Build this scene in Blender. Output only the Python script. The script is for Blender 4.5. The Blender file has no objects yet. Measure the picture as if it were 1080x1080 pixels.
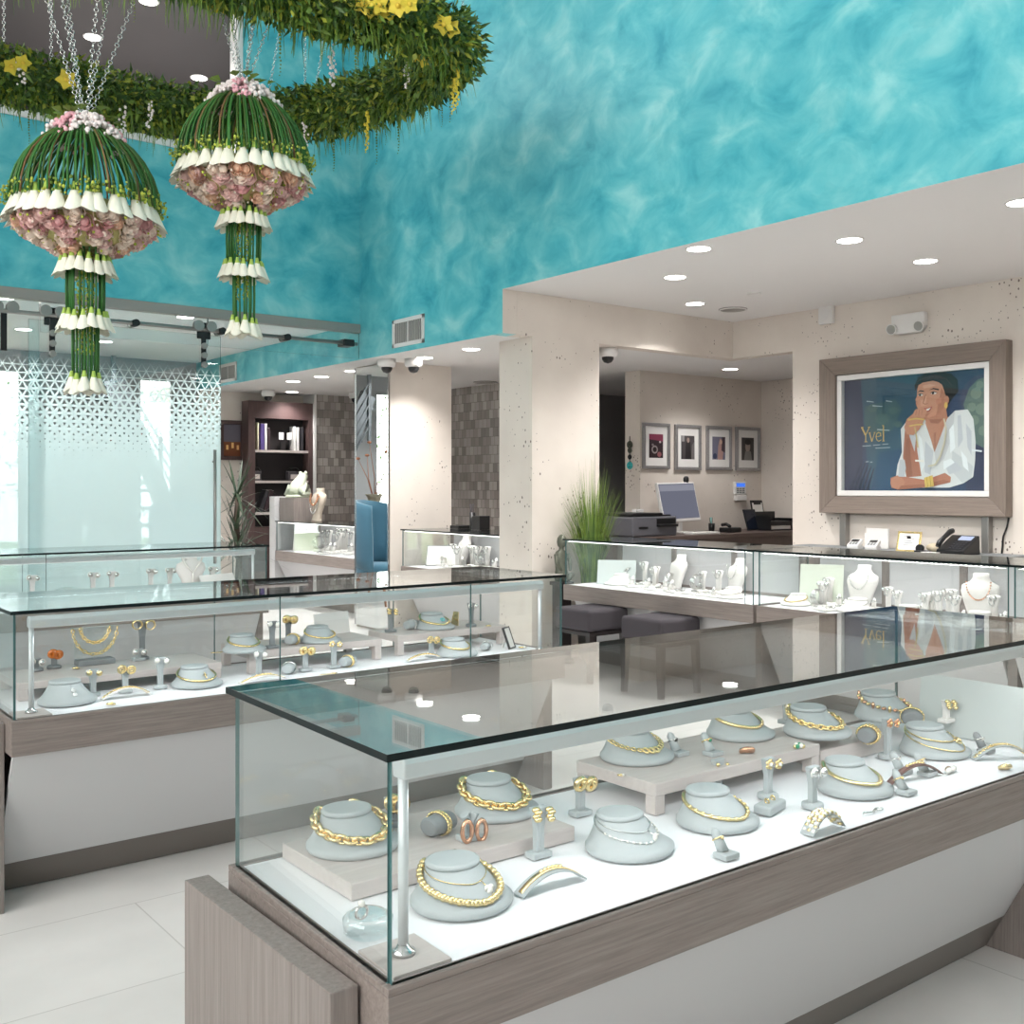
SKY = 5.2
EXPO = 0.5
CASEW = 2.4
LAMP = 3.0
import bpy, bmesh, math, random
from mathutils import Vector, Matrix
random.seed(7)
PI = math.pi
C = bpy.context.scene.collection
S = bpy.context.scene
# ---------------------------------------------------------------- camera model (metres; +X along the counters, +Y towards the glass wall)
FPX, CAMH, HORY = 1120.0, 1.40, 514.0
AV = math.radians(52.03)
VX, VY, RX, RY = math.cos(AV), math.sin(AV), math.sin(AV), -math.cos(AV)
def at(px, py, z):
    d = FPX*(CAMH-z)/(py-HORY); l = d*(px-540)/FPX
    return Vector((d*VX+l*RX, d*VY+l*RY, z))
def ray(px):
    k = (px-540)/FPX
    return VX+k*RX, VY+k*RY
def on_y(px, py, Y):
    r = ray(px); d = Y/r[1]
    return Vector((r[0]*d, Y, CAMH-(py-HORY)*d/FPX))
def on_x(px, py, X):
    r = ray(px); d = X/r[0]
    return Vector((X, r[1]*d, CAMH-(py-HORY)*d/FPX))
def at_d(px, py, d):
    l = d*(px-540)/FPX
    return Vector((d*VX+l*RX, d*VY+l*RY, CAMH-(py-HORY)*d/FPX))
# ---------------------------------------------------------------- materials
def lin(c):
    c /= 255.0
    return c/12.92 if c <= 0.04045 else ((c+0.055)/1.055)**2.4
def rgb(r, g, b): return (lin(r), lin(g), lin(b), 1.0)
MATS = {}
def nt(name):
    m = bpy.data.materials.new(name); m.use_nodes = True
    n = m.node_tree; n.nodes.clear()
    out = n.nodes.new('ShaderNodeOutputMaterial')
    MATS[name] = m
    return m, n, out
def node(n, typ, **kw):
    x = n.nodes.new(typ)
    for k, v in kw.items():
        if k.startswith('i_'): x.inputs[k[2:].replace('_', ' ')].default_value = v
        else: setattr(x, k, v)
    return x
def pbr(name, col, rough=0.5, metal=0.0, spec=0.5, emit=None, estr=0.0, bump=None, var=0.0, vscale=8.0, coat=0.0, sheen=0.0, trans=0.0):
    m, n, out = nt(name)
    b = node(n, 'ShaderNodeBsdfPrincipled')
    b.inputs['Base Color'].default_value = col
    b.inputs['Roughness'].default_value = rough
    b.inputs['Metallic'].default_value = metal
    b.inputs['Specular IOR Level'].default_value = spec
    b.inputs['Coat Weight'].default_value = coat
    b.inputs['Sheen Weight'].default_value = sheen
    b.inputs['Transmission Weight'].default_value = trans
    if emit:
        b.inputs['Emission Color'].default_value = emit
        b.inputs['Emission Strength'].default_value = estr
    tc = node(n, 'ShaderNodeTexCoord')
    if var:
        nz = node(n, 'ShaderNodeTexNoise'); nz.inputs['Scale'].default_value = vscale; nz.inputs['Detail'].default_value = 3
        n.links.new(tc.outputs['Object'], nz.inputs['Vector'])
        mx = node(n, 'ShaderNodeMix', data_type='RGBA')
        mx.inputs['A'].default_value = tuple(max(0, c*(1-var)) for c in col[:3])+(1,)
        mx.inputs['B'].default_value = tuple(min(1, c*(1+var)) for c in col[:3])+(1,)
        n.links.new(nz.outputs['Fac'], mx.inputs['Factor'])
        n.links.new(mx.outputs['Result'], b.inputs['Base Color'])
    if bump:
        nz = node(n, 'ShaderNodeTexNoise'); nz.inputs['Scale'].default_value = bump[0]; nz.inputs['Detail'].default_value = 4
        n.links.new(tc.outputs['Object'], nz.inputs['Vector'])
        bp = node(n, 'ShaderNodeBump'); bp.inputs['Strength'].default_value = bump[1]; bp.inputs['Distance'].default_value = 0.01
        n.links.new(nz.outputs['Fac'], bp.inputs['Height'])
        n.links.new(bp.outputs['Normal'], b.inputs['Normal'])
    n.links.new(b.outputs[0], out.inputs[0])
    return m
def ramp(n, stops):
    r = node(n, 'ShaderNodeValToRGB')
    e = r.color_ramp.elements
    while len(e) > 1: e.remove(e[-1])
    e[0].position, e[0].color = stops[0]
    for p, c in stops[1:]:
        x = e.new(p); x.color = c
    return r
def wood(name, c0, c1, scale, rough=0.45):
    """laminate with long fine grain; scale = per-axis frequency (small along the grain)"""
    m, n, out = nt(name)
    b = node(n, 'ShaderNodeBsdfPrincipled', i_Roughness=rough)
    b.inputs['Specular IOR Level'].default_value = 0.35
    tc = node(n, 'ShaderNodeTexCoord'); mp = node(n, 'ShaderNodeMapping'); mp.inputs['Scale'].default_value = scale
    n.links.new(tc.outputs['Object'], mp.inputs['Vector'])
    a = node(n, 'ShaderNodeTexNoise', i_Scale=1.0, i_Detail=6.0, i_Roughness=0.75)
    n.links.new(mp.outputs[0], a.inputs['Vector'])
    r = ramp(n, [(0.28, c0), (0.5, tuple((x+y)/2 for x, y in zip(c0, c1))), (0.72, c1)])
    n.links.new(a.outputs['Fac'], r.inputs[0])
    n.links.new(r.outputs[0], b.inputs['Base Color'])
    n.links.new(b.outputs[0], out.inputs[0])
    return m
def glass(name, tint, refl=1.0, f0=0.045):
    """thin clear pane: tinted see-through plus a mirror layer that grows towards grazing angles"""
    m, n, out = nt(name)
    t = node(n, 'ShaderNodeBsdfTransparent'); t.inputs[0].default_value = tint
    g = node(n, 'ShaderNodeBsdfGlossy'); g.inputs['Roughness'].default_value = 0.0; g.inputs['Color'].default_value = (.95, .98, .98, 1)
    lw = node(n, 'ShaderNodeLayerWeight'); lw.inputs['Blend'].default_value = 0.5
    p = node(n, 'ShaderNodeMath', operation='POWER'); p.inputs[1].default_value = 5.0
    n.links.new(lw.outputs['Facing'], p.inputs[0])
    q = node(n, 'ShaderNodeMath', operation='MULTIPLY_ADD'); q.inputs[1].default_value = (1-f0)*refl; q.inputs[2].default_value = f0*refl
    n.links.new(p.outputs[0], q.inputs[0])
    mx = node(n, 'ShaderNodeMixShader')
    n.links.new(q.outputs[0], mx.inputs[0]); n.links.new(t.outputs[0], mx.inputs[1]); n.links.new(g.outputs[0], mx.inputs[2])
    n.links.new(mx.outputs[0], out.inputs[0])
    return m
def emis(name, col, s):
    m, n, out = nt(name)
    e = node(n, 'ShaderNodeEmission'); e.inputs[0].default_value = col; e.inputs[1].default_value = s
    n.links.new(e.outputs[0], out.inputs[0]); return m

G = {}
G['glass'] = glass('clear_glass', (.982, .994, .992, 1))
G['glass_low'] = glass('door_glass', (.95, .98, .98, 1), 0.8)
G['edge'] = pbr('glass_edge', rgb(4, 20, 21), .3, spec=.3)
G['edge_pale'] = pbr('glass_edge_pale', rgb(70, 105, 105), .15, spec=.6)
G['wood_x'] = wood('grey_laminate', rgb(112, 101, 97), rgb(150, 139, 133), (3, 90, 90))
G['wood_z'] = wood('grey_laminate_upright', rgb(112, 103, 100), rgb(148, 139, 134), (90, 90, 3))
G['wood_y'] = wood('grey_laminate_cross', rgb(118, 108, 103), rgb(152, 142, 136), (80, 3, 80))
G['riser'] = wood('pale_laminate', rgb(186, 175, 171), rgb(204, 195, 190), (4, 70, 70), .4)
G['white'] = pbr('white_panel', rgb(198, 197, 198), .45)
G['deck'] = pbr('white_deck', rgb(240, 240, 242), .5)
G['kick'] = pbr('brushed_kick', rgb(120, 113, 108), .42, .25)
G['rail'] = pbr('anodised_rail', rgb(216, 220, 222), .4, .3)
G['chrome'] = pbr('chrome', rgb(200, 200, 200), .12, 1.0)
G['steel'] = pbr('brushed_steel', rgb(160, 158, 155), .4, .8)
G['headsteel'] = pbr('head_trim_steel', rgb(158, 156, 152), .45, .35)
G['grey'] = pbr('grey_leatherette', rgb(172, 178, 179), .55, bump=(300, .12))
G['greydk'] = pbr('slate_leatherette', rgb(128, 132, 134), .55, bump=(300, .12))
G['whiteleather'] = pbr('white_leatherette', rgb(236, 232, 228), .5)
G['gold'] = pbr('gold', rgb(244, 218, 158), .22, 1.0)
G['rose'] = pbr('rose_gold', rgb(226, 172, 140), .22, 1.0)
G['silver'] = pbr('silver', rgb(222, 222, 220), .16, 1.0)
G['pearl'] = pbr('pearl', rgb(244, 240, 232), .22, coat=.6)
G['emerald'] = pbr('emerald', rgb(10, 140, 95), .08, spec=.9)
G['amber'] = pbr('amber', rgb(205, 110, 30), .15, spec=.8)
G['turq'] = pbr('turquoise_stone', rgb(70, 190, 190), .25)
G['brownstrap'] = pbr('brown_leather', rgb(112, 74, 66), .5)
G['acryl'] = glass('acrylic', (.97, .99, .99, 1), 1.6, .08)
G['ceil'] = pbr('ceiling_paint', rgb(228, 226, 225), .8)
G['black'] = pbr('black_plastic', rgb(22, 22, 24), .35)
G['whiteplastic'] = pbr('white_plastic', rgb(228, 226, 224), .4)
G['charcoal'] = pbr('charcoal_fabric', rgb(70, 66, 70), .9, spec=.2, bump=(500, .25), var=.1, vscale=250)
G['espresso'] = pbr('espresso_wood', rgb(38, 32, 32), .4)
G['lampglow'] = emis('downlight_glow', (1, .96, .9, 1), 14.0)
G['led'] = emis('led_strip', (1, .97, .93, 1), 2.6)
G['led_soft'] = emis('led_diffuser', (1, .98, .96, 1), .9)
G['led_dots'] = emis('led_dots', (1, .97, .93, 1), 4.0)
def teal():
    m, n, out = nt('teal_plaster')
    b = node(n, 'ShaderNodeBsdfPrincipled', i_Roughness=.38)
    tc = node(n, 'ShaderNodeTexCoord')
    w = node(n, 'ShaderNodeTexNoise', i_Scale=1.3, i_Detail=3.0)
    n.links.new(tc.outputs['Object'], w.inputs['Vector'])
    mxv = node(n, 'ShaderNodeMix', data_type='RGBA'); mxv.inputs['Factor'].default_value = .12
    n.links.new(tc.outputs['Object'], mxv.inputs['A']); n.links.new(w.outputs['Color'], mxv.inputs['B'])
    mp = node(n, 'ShaderNodeMapping'); mp.inputs['Scale'].default_value = (1.2, 1.2, 1.55); mp.inputs['Rotation'].default_value = (.4, 0, 0)
    n.links.new(mxv.outputs['Result'], mp.inputs['Vector'])
    a = node(n, 'ShaderNodeTexNoise', i_Scale=2.6, i_Detail=6.0, i_Roughness=.56, i_Distortion=.45)
    v = node(n, 'ShaderNodeTexVoronoi', i_Scale=5.0); v.feature = 'F1'; v.inputs['Randomness'].default_value = 1
    n.links.new(mp.outputs[0], a.inputs['Vector']); 
    wv = node(n, 'ShaderNodeVectorMath', operation='MULTIPLY_ADD'); wv.inputs[1].default_value = (.7, .7, .7)
    n.links.new(a.outputs['Color'], wv.inputs[0]); n.links.new(mp.outputs[0], wv.inputs[2])
    n.links.new(wv.outputs[0], v.inputs['Vector'])
    r1 = ramp(n, [(.30, rgb(54, 160, 180)), (.43, rgb(82, 184, 197)), (.55, rgb(108, 199, 207)), (.70, rgb(150, 217, 219))])
    n.links.new(a.outputs['Fac'], r1.inputs[0])
    r2 = ramp(n, [(.0, (.74, .84, .86, 1)), (.35, (.9, .94, .95, 1)), (.7, (1, 1, 1, 1))])
    n.links.new(v.outputs['Color'], r2.inputs[0])
    mu = node(n, 'ShaderNodeMix', data_type='RGBA', blend_type='MULTIPLY'); mu.inputs['Factor'].default_value = .42
    n.links.new(r1.outputs[0], mu.inputs['A']); n.links.new(r2.outputs[0], mu.inputs['B'])
    n.links.new(mu.outputs['Result'], b.inputs['Base Color'])
    bp = node(n, 'ShaderNodeBump', i_Strength=.25, i_Distance=.01)
    n.links.new(a.outputs['Fac'], bp.inputs['Height']); n.links.new(bp.outputs[0], b.inputs['Normal'])
    n.links.new(b.outputs[0], out.inputs[0]); return m
G['teal'] = teal()
def stone():
    """cream wall finish with scattered dark pits"""
    m, n, out = nt('pitted_cream_plaster')
    b = node(n, 'ShaderNodeBsdfPrincipled', i_Roughness=.75)
    tc = node(n, 'ShaderNodeTexCoord')
    a = node(n, 'ShaderNodeTexNoise', i_Scale=2.0, i_Detail=4.0)
    n.links.new(tc.outputs['Object'], a.inputs['Vector'])
    base = ramp(n, [(.3, rgb(214, 204, 195)), (.7, rgb(226, 217, 208))])
    n.links.new(a.outputs['Fac'], base.inputs[0])
    v = node(n, 'ShaderNodeTexVoronoi', i_Scale=34.0); v.inputs['Randomness'].default_value = 1
    mp = node(n, 'ShaderNodeMapping'); mp.inputs['Scale'].default_value = (1, 1, .7)
    n.links.new(tc.outputs['Object'], mp.inputs['Vector']); n.links.new(mp.outputs[0], v.inputs['Vector'])
    sep = node(n, 'ShaderNodeSeparateColor'); n.links.new(v.outputs['Color'], sep.inputs[0])
    rad = node(n, 'ShaderNodeMath', operation='MULTIPLY_ADD'); rad.inputs[1].default_value = .42; rad.inputs[2].default_value = -.10
    n.links.new(sep.outputs[0], rad.inputs[0])
    cl = node(n, 'ShaderNodeTexNoise', i_Scale=2.6); n.links.new(tc.outputs['Object'], cl.inputs['Vector'])
    rm = node(n, 'ShaderNodeMapRange'); rm.inputs[1].default_value = .41; rm.inputs[2].default_value = .70
    n.links.new(cl.outputs['Fac'], rm.inputs[0])
    rr = node(n, 'ShaderNodeMath', operation='MULTIPLY'); n.links.new(rad.outputs[0], rr.inputs[0]); n.links.new(rm.outputs[0], rr.inputs[1])
    lt = node(n, 'ShaderNodeMath', operation='LESS_THAN'); n.links.new(v.outputs['Distance'], lt.inputs[0]); n.links.new(rr.outputs[0], lt.inputs[1])
    mx = node(n, 'ShaderNodeMix', data_type='RGBA'); mx.inputs['B'].default_value = rgb(120, 108, 102)
    n.links.new(lt.outputs[0], mx.inputs['Factor']); n.links.new(base.outputs[0], mx.inputs['A'])
    n.links.new(mx.outputs['Result'], b.inputs['Base Color'])
    n.links.new(b.outputs[0], out.inputs[0]); return m
G['stone'] = stone()
def brick(name, c1, c2, mort, sx, sy, ms, rough, axes, offset=.5, bump=.3, metal=0):
    m, n, out = nt(name)
    b = node(n, 'ShaderNodeBsdfPrincipled', i_Roughness=rough, i_Metallic=metal)
    tc = node(n, 'ShaderNodeTexCoord'); sp = node(n, 'ShaderNodeSeparateXYZ'); cb = node(n, 'ShaderNodeCombineXYZ')
    n.links.new(tc.outputs['Object'], sp.inputs[0])
    n.links.new(sp.outputs[axes[0]], cb.inputs[0]); n.links.new(sp.outputs[axes[1]], cb.inputs[1])
    k = node(n, 'ShaderNodeTexBrick', offset=offset); k.inputs['Scale'].default_value = 1
    k.inputs['Brick Width'].default_value = sx; k.inputs['Row Height'].default_value = sy; k.inputs['Mortar Size'].default_value = ms
    k.inputs['Color1'].default_value = c1; k.inputs['Color2'].default_value = c2; k.inputs['Mortar'].default_value = mort
    n.links.new(cb.outputs[0], k.inputs['Vector'])
    nz = node(n, 'ShaderNodeTexNoise', i_Scale=3.0, i_Detail=5.0); n.links.new(tc.outputs['Object'], nz.inputs['Vector'])
    r = ramp(n, [(.3, (.9, .9, .9, 1)), (.7, (1, 1, 1, 1))]); n.links.new(nz.outputs['Fac'], r.inputs[0])
    mu = node(n, 'ShaderNodeMix', data_type='RGBA', blend_type='MULTIPLY'); mu.inputs['Factor'].default_value = 1
    n.links.new(k.outputs['Color'], mu.inputs['A']); n.links.new(r.outputs[0], mu.inputs['B'])
    n.links.new(mu.outputs['Result'], b.inputs['Base Color'])
    if bump:
        bp = node(n, 'ShaderNodeBump', i_Strength=bump, i_Distance=.004)
        sc = node(n, 'ShaderNodeSeparateColor'); n.links.new(k.outputs['Color'], sc.inputs[0])
        n.links.new(sc.outputs[0], bp.inputs['Height']); n.links.new(bp.outputs[0], b.inputs['Normal'])
    n.links.new(b.outputs[0], out.inputs[0]); return m
G['floor'] = brick('porcelain_floor', rgb(226, 221, 218), rgb(232, 227, 224), rgb(200, 194, 190), 1.2, .6, .0025, .28, ('X', 'Y'), .5, 0)
G['tile_x'] = brick('slate_mosaic', rgb(130, 123, 119), rgb(182, 175, 169), rgb(96, 91, 88), .078, .105, .002, .24, ('Y', 'Z'), .41, .6)
G['tile_y'] = brick('slate_mosaic_north', rgb(130, 123, 119), rgb(182, 175, 169), rgb(96, 91, 88), .078, .105, .002, .24, ('X', 'Z'), .41, .6)
# ---------------------------------------------------------------- mesh builder
class MB:
    def __init__(s): s.v = []; s.f = []; s.m = []; s.sm = []; s.xf = None
    def P(s, p):
        p = Vector(p)
        return tuple(s.xf @ p) if s.xf is not None else tuple(p)
    def add(s, vs, fs, mi=0, smooth=False):
        o = len(s.v); s.v += [s.P(p) for p in vs]
        for f in fs:
            s.f.append(tuple(i+o for i in f)); s.m.append(mi); s.sm.append(smooth)
        return s
    def box(s, x0, y0, z0, x1, y1, z1, mi=0, sides=None):
        vs = [(x, y, z) for z in (z0, z1) for y in (y0, y1) for x in (x0, x1)]
        fs = [(0, 2, 3, 1), (4, 5, 7, 6), (0, 1, 5, 4), (2, 6, 7, 3), (0, 4, 6, 2), (1, 3, 7, 5)]
        o = len(s.v); s.v += [s.P(p) for p in vs]
        for i, f in enumerate(fs):
            s.f.append(tuple(k+o for k in f)); s.m.append(mi if sides is None else sides[i]); s.sm.append(False)
        return s
    def bar(s, p, q, w, h, up=(0, 0, 1), mi=0):
        p, q = Vector(p), Vector(q); d = (q-p).normalized(); u = Vector(up)
        if abs(d.dot(u)) > .98: u = Vector((0, 1, 0))
        r = d.cross(u).normalized(); u = r.cross(d)
        vs = [b+r*(a*w/2)+u*(c*h/2) for b in (p, q) for a, c in ((-1, -1), (1, -1), (1, 1), (-1, 1))]
        return s.add(vs, [(3, 2, 1, 0), (4, 5, 6, 7), (0, 1, 5, 4), (1, 2, 6, 5), (2, 3, 7, 6), (3, 0, 4, 7)], mi)
    def rings(s, rs, cap0=True, cap1=True, mi=0, smooth=True, closed=False):
        n = len(rs[0]); o = len(s.v)
        for r in rs: s.v += [s.P(p) for p in r]
        k = len(rs)
        for i in range(k if closed else k-1):
            a, b = o+i*n, o+((i+1) % k)*n
            for j in range(n):
                j2 = (j+1) % n
                s.f.append((a+j, a+j2, b+j2, b+j)); s.m.append(mi); s.sm.append(smooth)
        if not closed:
            if cap0: s.f.append(tuple(o+j for j in range(n-1, -1, -1))); s.m.append(mi); s.sm.append(False)
            if cap1: s.f.append(tuple(o+(k-1)*n+j for j in range(n))); s.m.append(mi); s.sm.append(False)
        return s
    def tube(s, path, r, seg=8, mi=0, closed=False, flat=1.0):
        path = [Vector(p) for p in path]; n = len(path); rs = []; prev = None
        for i, p in enumerate(path):
            a = path[(i-1) % n] if (closed or i > 0) else p
            b = path[(i+1) % n] if (closed or i < n-1) else p
            d = (b-a).normalized() if (b-a).length > 1e-9 else Vector((0, 0, 1))
            if prev is None:
                u = Vector((0, 0, 1)) if abs(d.z) < .9 else Vector((1, 0, 0))
            else: u = prev
            u = (u-d*u.dot(d)).normalized(); w = d.cross(u); prev = u
            rr = r[i] if isinstance(r, (list, tuple)) else r
            rs.append([p+(u*math.cos(2*PI*j/seg)*flat+w*math.sin(2*PI*j/seg))*rr for j in range(seg)])
        return s.rings(rs, mi=mi, closed=closed)
    def cyl(s, p, q, r, r2=None, seg=16, mi=0): return s.tube([p, q], [r, r if r2 is None else r2], seg, mi)
    def lathe(s, prof, seg=24, c=(0, 0, 0), sx=1, sy=1, mi=0, smooth=True):
        rs = [[(c[0]+r*math.cos(2*PI*j/seg)*sx, c[1]+r*math.sin(2*PI*j/seg)*sy, c[2]+z) for j in range(seg)] for r, z in prof]
        return s.rings(rs, mi=mi, smooth=smooth)
    def sphere(s, c, r, seg=10, ring=6, mi=0, sc=(1, 1, 1)):
        rs = [[(c[0]+r*sc[0]*math.sin(PI*i/ring)*math.cos(2*PI*j/seg), c[1]+r*sc[1]*math.sin(PI*i/ring)*math.sin(2*PI*j/seg), c[2]-r*sc[2]*math.cos(PI*i/ring)) for j in range(seg)]
              for i in [.08]+list(range(1, ring))+[ring-.08]]
        return s.rings(rs, mi=mi)
    def torus(s, c, R, r, nrm=(0, 0, 1), seg=16, sub=6, mi=0, sq=(1, 1), xdir=None):
        nrm = Vector(nrm).normalized(); u = Vector(xdir) if xdir is not None else (Vector((1, 0, 0)) if abs(nrm.x) < .9 else Vector((0, 1, 0)))
        u = (u-nrm*u.dot(nrm)).normalized(); w = nrm.cross(u); c = Vector(c)
        rs = []
        for i in range(seg):
            a = 2*PI*i/seg; d = u*math.cos(a)*sq[0]+w*math.sin(a)*sq[1]; dn = d.normalized()
            rs.append([c+d*R+(dn*math.cos(2*PI*j/sub)+nrm*math.sin(2*PI*j/sub))*r for j in range(sub)])
        return s.rings(rs, mi=mi, closed=True)
    def prism(s, poly, z0, z1, mi=0, smooth=False):
        n = len(poly)
        return s.rings([[(x, y, z0) for x, y in poly], [(x, y, z1) for x, y in poly]], mi=mi, smooth=smooth)
    def build(s, name, mats, parent=None, bevel=0, loc=None, rotz=0, segs=2, autosmooth=False):
        me = bpy.data.meshes.new(name)
        me.from_pydata(s.v, [], s.f)
        if not isinstance(mats, (list, tuple)): mats = [mats]
        for m in mats: me.materials.append(G[m] if isinstance(m, str) else m)
        me.polygons.foreach_set('material_index', s.m); me.polygons.foreach_set('use_smooth', s.sm)
        bm = bmesh.new(); bm.from_mesh(me); bmesh.ops.recalc_face_normals(bm, faces=bm.faces); bm.to_mesh(me); bm.free()
        me.update()
        o = bpy.data.objects.new(name, me); C.objects.link(o)
        if parent is not None: o.parent = parent
        if loc is not None: o.location = loc
        if rotz: o.rotation_euler = (0, 0, rotz)
        if bevel:
            b = o.modifiers.new('bevel', 'BEVEL'); b.width = bevel; b.segments = segs; b.limit_method = 'ANGLE'; b.angle_limit = math.radians(40)
        return o
def tag(o, label=None, cat=None, group=None, kind=None):
    if label: o['label'] = label
    if cat: o['category'] = cat
    if group: o['group'] = group
    if kind: o['kind'] = kind
    return o
def thing(name, label, cat, loc=(0, 0, 0), rotz=0, group=None):
    o = bpy.data.objects.new(name, None); C.objects.link(o); o.empty_display_size = .05
    o.location = loc; o.rotation_euler = (0, 0, rotz)
    return tag(o, label, cat, group)
def struct(name, mb, m, label=None, bevel=0):
    o = mb.build(name, m, bevel=bevel); return tag(o, label, None, None, 'structure')
def dup(root, loc, rotz=0, label=None, group=None, scale=None):
    r = root.copy(); C.objects.link(r); r.location = loc; r.rotation_euler = (0, 0, rotz)
    if label: r['label'] = label
    if group: r['group'] = group
    if scale: r.scale = (scale,)*3
    for ch in list(root.children):
        c = ch.copy(); C.objects.link(c); c.parent = r
        for g in list(ch.children):
            d = g.copy(); C.objects.link(d); d.parent = c
    return r
# ================================================================ setting
YR, XW, XP, XJ, XF, Z2, Z1, YB = 6.60, 5.06, 5.353, 6.083, 7.788, 2.955, 2.61, 8.83
FY = 5.917       # where the poster wall stops at the office opening
m = MB().box(-4.3, -4.1, -.12, 11, 15.2, 0); struct('floor', m, 'floor')
m = MB().box(-4.3, -4.1, 6.4, XW+.2, YB+.1, 6.55); struct('ceiling_hall', m, 'ceil')
m = MB().box(XW+.14, -4.1, Z2, 11, YR, Z2+.15); struct('ceiling_east', m, 'ceil')
m = MB().box(XW+.14, YR+.14, Z1, XF+3.3, 15, Z1+.15).box(XF+.14, 3.9, Z1-.003, XF+3.3, YR+.14, Z1+.15); struct('ceiling_office', m, 'ceil')
m = MB().box(-4.3, YB+.14, Z2, XW, 12.9, Z2+.15); struct('ceiling_foyer', m, 'ceil')
# turquoise walls
m = MB().box(XW, -4.1, Z2, XW+.14, YR, 6.4).box(XW, YR+.006, Z1, XW+.14, YB+.14, 6.4).box(XW, YR-.001, Z2, XW+.14, YR+.007, 6.4).box(XW, YB+.14, Z1, XW+.14, 12.9, Z2)
m.box(XW+.001, -4.1, Z2-.002, XW+.139, YR, Z2-.0005, 1).box(XW+.001, YR+.14, Z1-.002, XW+.139, 12.9, Z1-.0005, 1)
struct('wall_east', m, ['teal', 'ceil'])
jx = on_y(250, 100, YB).x
m = MB().box(-4.3, YB, 2.945, XW, YB+.14, 4.29).box(jx+.05, YB, 4.29, XW, YB+.14, 6.4).box(-4.3, YB, 6.0, jx+.05, YB+.14, 6.4)
struct('wall_north', m, 'teal')
m = MB().box(-4.3, YB-.015, 4.27, jx, YB+.15, 4.33).box(jx, YB-.012, 4.27, jx+.05, YB+.15, 6.0); struct('trim_balcony', m, 'whiteplastic')
G['darkceil'] = pbr('dark_ceiling_paint', rgb(78, 75, 76), .7)
m = MB().box(-4.3, YB+.15, 5.6, XW, 15.2, 5.7); struct('ceiling_balcony', m, 'darkceil')
m = MB().box(-4.3, YB+.15, 4.15, XW, 15.2, 4.28); struct('floor_balcony', m, 'floor')
m = MB().box(-4.3, 15.2, 3.1, XW+.1, 15.3, 5.7).box(XW, YB+.15, Z2+.15, XW+.1, 15.2, 5.7); struct('wall_balcony', m, 'darkceil')
m = MB().box(-4.3, YB-.02, 2.86, XW-.002, YB+.06, 2.943); struct('trim_glass_head', m, 'headsteel', bevel=.004)
# cream pitted walls
m = MB().box(XP, YR, 0, XJ, 7.03, Z1).box(XW+.14, YR, Z1, XF, YR+.14, Z2).box(XW+.001, YR, Z1, XW+.139, YR+.005, Z2-.001)
struct('wall_return', m, 'stone')
m = MB().box(XF, -4.1, 0, XF+.14, FY, Z2).box(XF, FY, Z1, XF+.14, YR+.14, Z2); struct('wall_poster', m, 'stone')
YO = 7.83
m = MB().box(XF, YO, 0, 9.9, YO+.22, Z1).box(9.73, 4.0, 0, 9.9, YO, Z1).box(XF+.14, 3.9, 0, 9.9, 4.0, Z1); struct('wall_office', m, 'stone')
m = MB().box(XP+.01, 8.78, 0, 6.08, 9.42, Z1); struct('wall_column', m, 'stone')
m = MB().box(XW, 12.78, 0, 11, 12.9, Z1); struct('wall_alcove', m, 'stone')
G['greywall'] = pbr('corridor_paint', rgb(150, 150, 152), .7)
m = MB().box(7.6, 10.2, 0, 10, 10.3, Z1).box(9.9, 8.05, 0, 10, 10.2, Z1); struct('wall_corridor', m, 'greywall')
m = MB().box(8.45, 10.12, 0, 9.2, 10.2, 2.1); d = struct('door_1', m, 'whiteplastic')
m = MB().box(8.38, 10.10, 0, 8.45, 10.2, 2.17).box(9.2, 10.10, 0, 9.27, 10.2, 2.17).box(8.38, 10.10, 2.1, 9.27, 10.2, 2.17); struct('trim_door', m, 'greywall')
m = MB().box(7.45, 8.6, 0, 7.6, 12.48, Z1); struct('wall_tile_east', m, 'tile_x')
tx = on_y(333, 416, 12.48).x
m = MB().box(tx, 12.48, 0, 7.6, 12.6, Z1).box(tx-.03, 12.46, 0, tx, 12.78, Z1, 1); struct('wall_tile_north', m, ['tile_y', 'whiteplastic'])
m = MB()
# foyer north wall with two tall windows
w1a, w1b = on_y(146, 400, 12.9).x, on_y(186, 400, 12.9).x
m.box(-4.3, 12.9, 0, 1.9, 13.04, Z2).box(1.9, 12.9, 0, 3.05, 13.04, .25).box(1.9, 12.9, 2.75, w1b, 13.04, Z2).box(3.05, 12.9, 0, w1a, 13.04, 2.75)
m.box(w1a, 12.9, 0, w1b, 13.04, .35).box(w1b, 12.9, 0, XW, 13.04, Z2)
struct('wall_foyer', m, 'greywall')
def window(n, x0, x1, y, z0, z1, along='x', cols=1, rows=1):
    m = MB(); w = .045
    def bx(a0, b0, a1, b1, mi=0, t=.03):
        if along == 'x': m.box(a0, y-t, b0, a1, y+t, b1, mi)
        else: m.box(y-t, a0, b0, y+t, a1, b1, mi)
    for i in range(cols+1):
        c = x0+w/2+(x1-x0-w)*i/cols; bx(c-w/2, z0, c+w/2, z1)
    for i in range(rows+1):
        c = z0+w/2+(z1-z0-w)*i/rows; bx(x0, c-w/2, x1, c+w/2, t=.028)
    bx(x0+w/2, z0+w/2, x1-w/2, z1-w/2, 1, .003)
    return struct('window_%d' % n, m, ['greywall', 'glass'])
window(1, w1a, w1b, 12.97, .35, 2.75, cols=1)
window(2, 1.9, 3.05, 12.97, .25, 2.75, cols=2)
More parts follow.
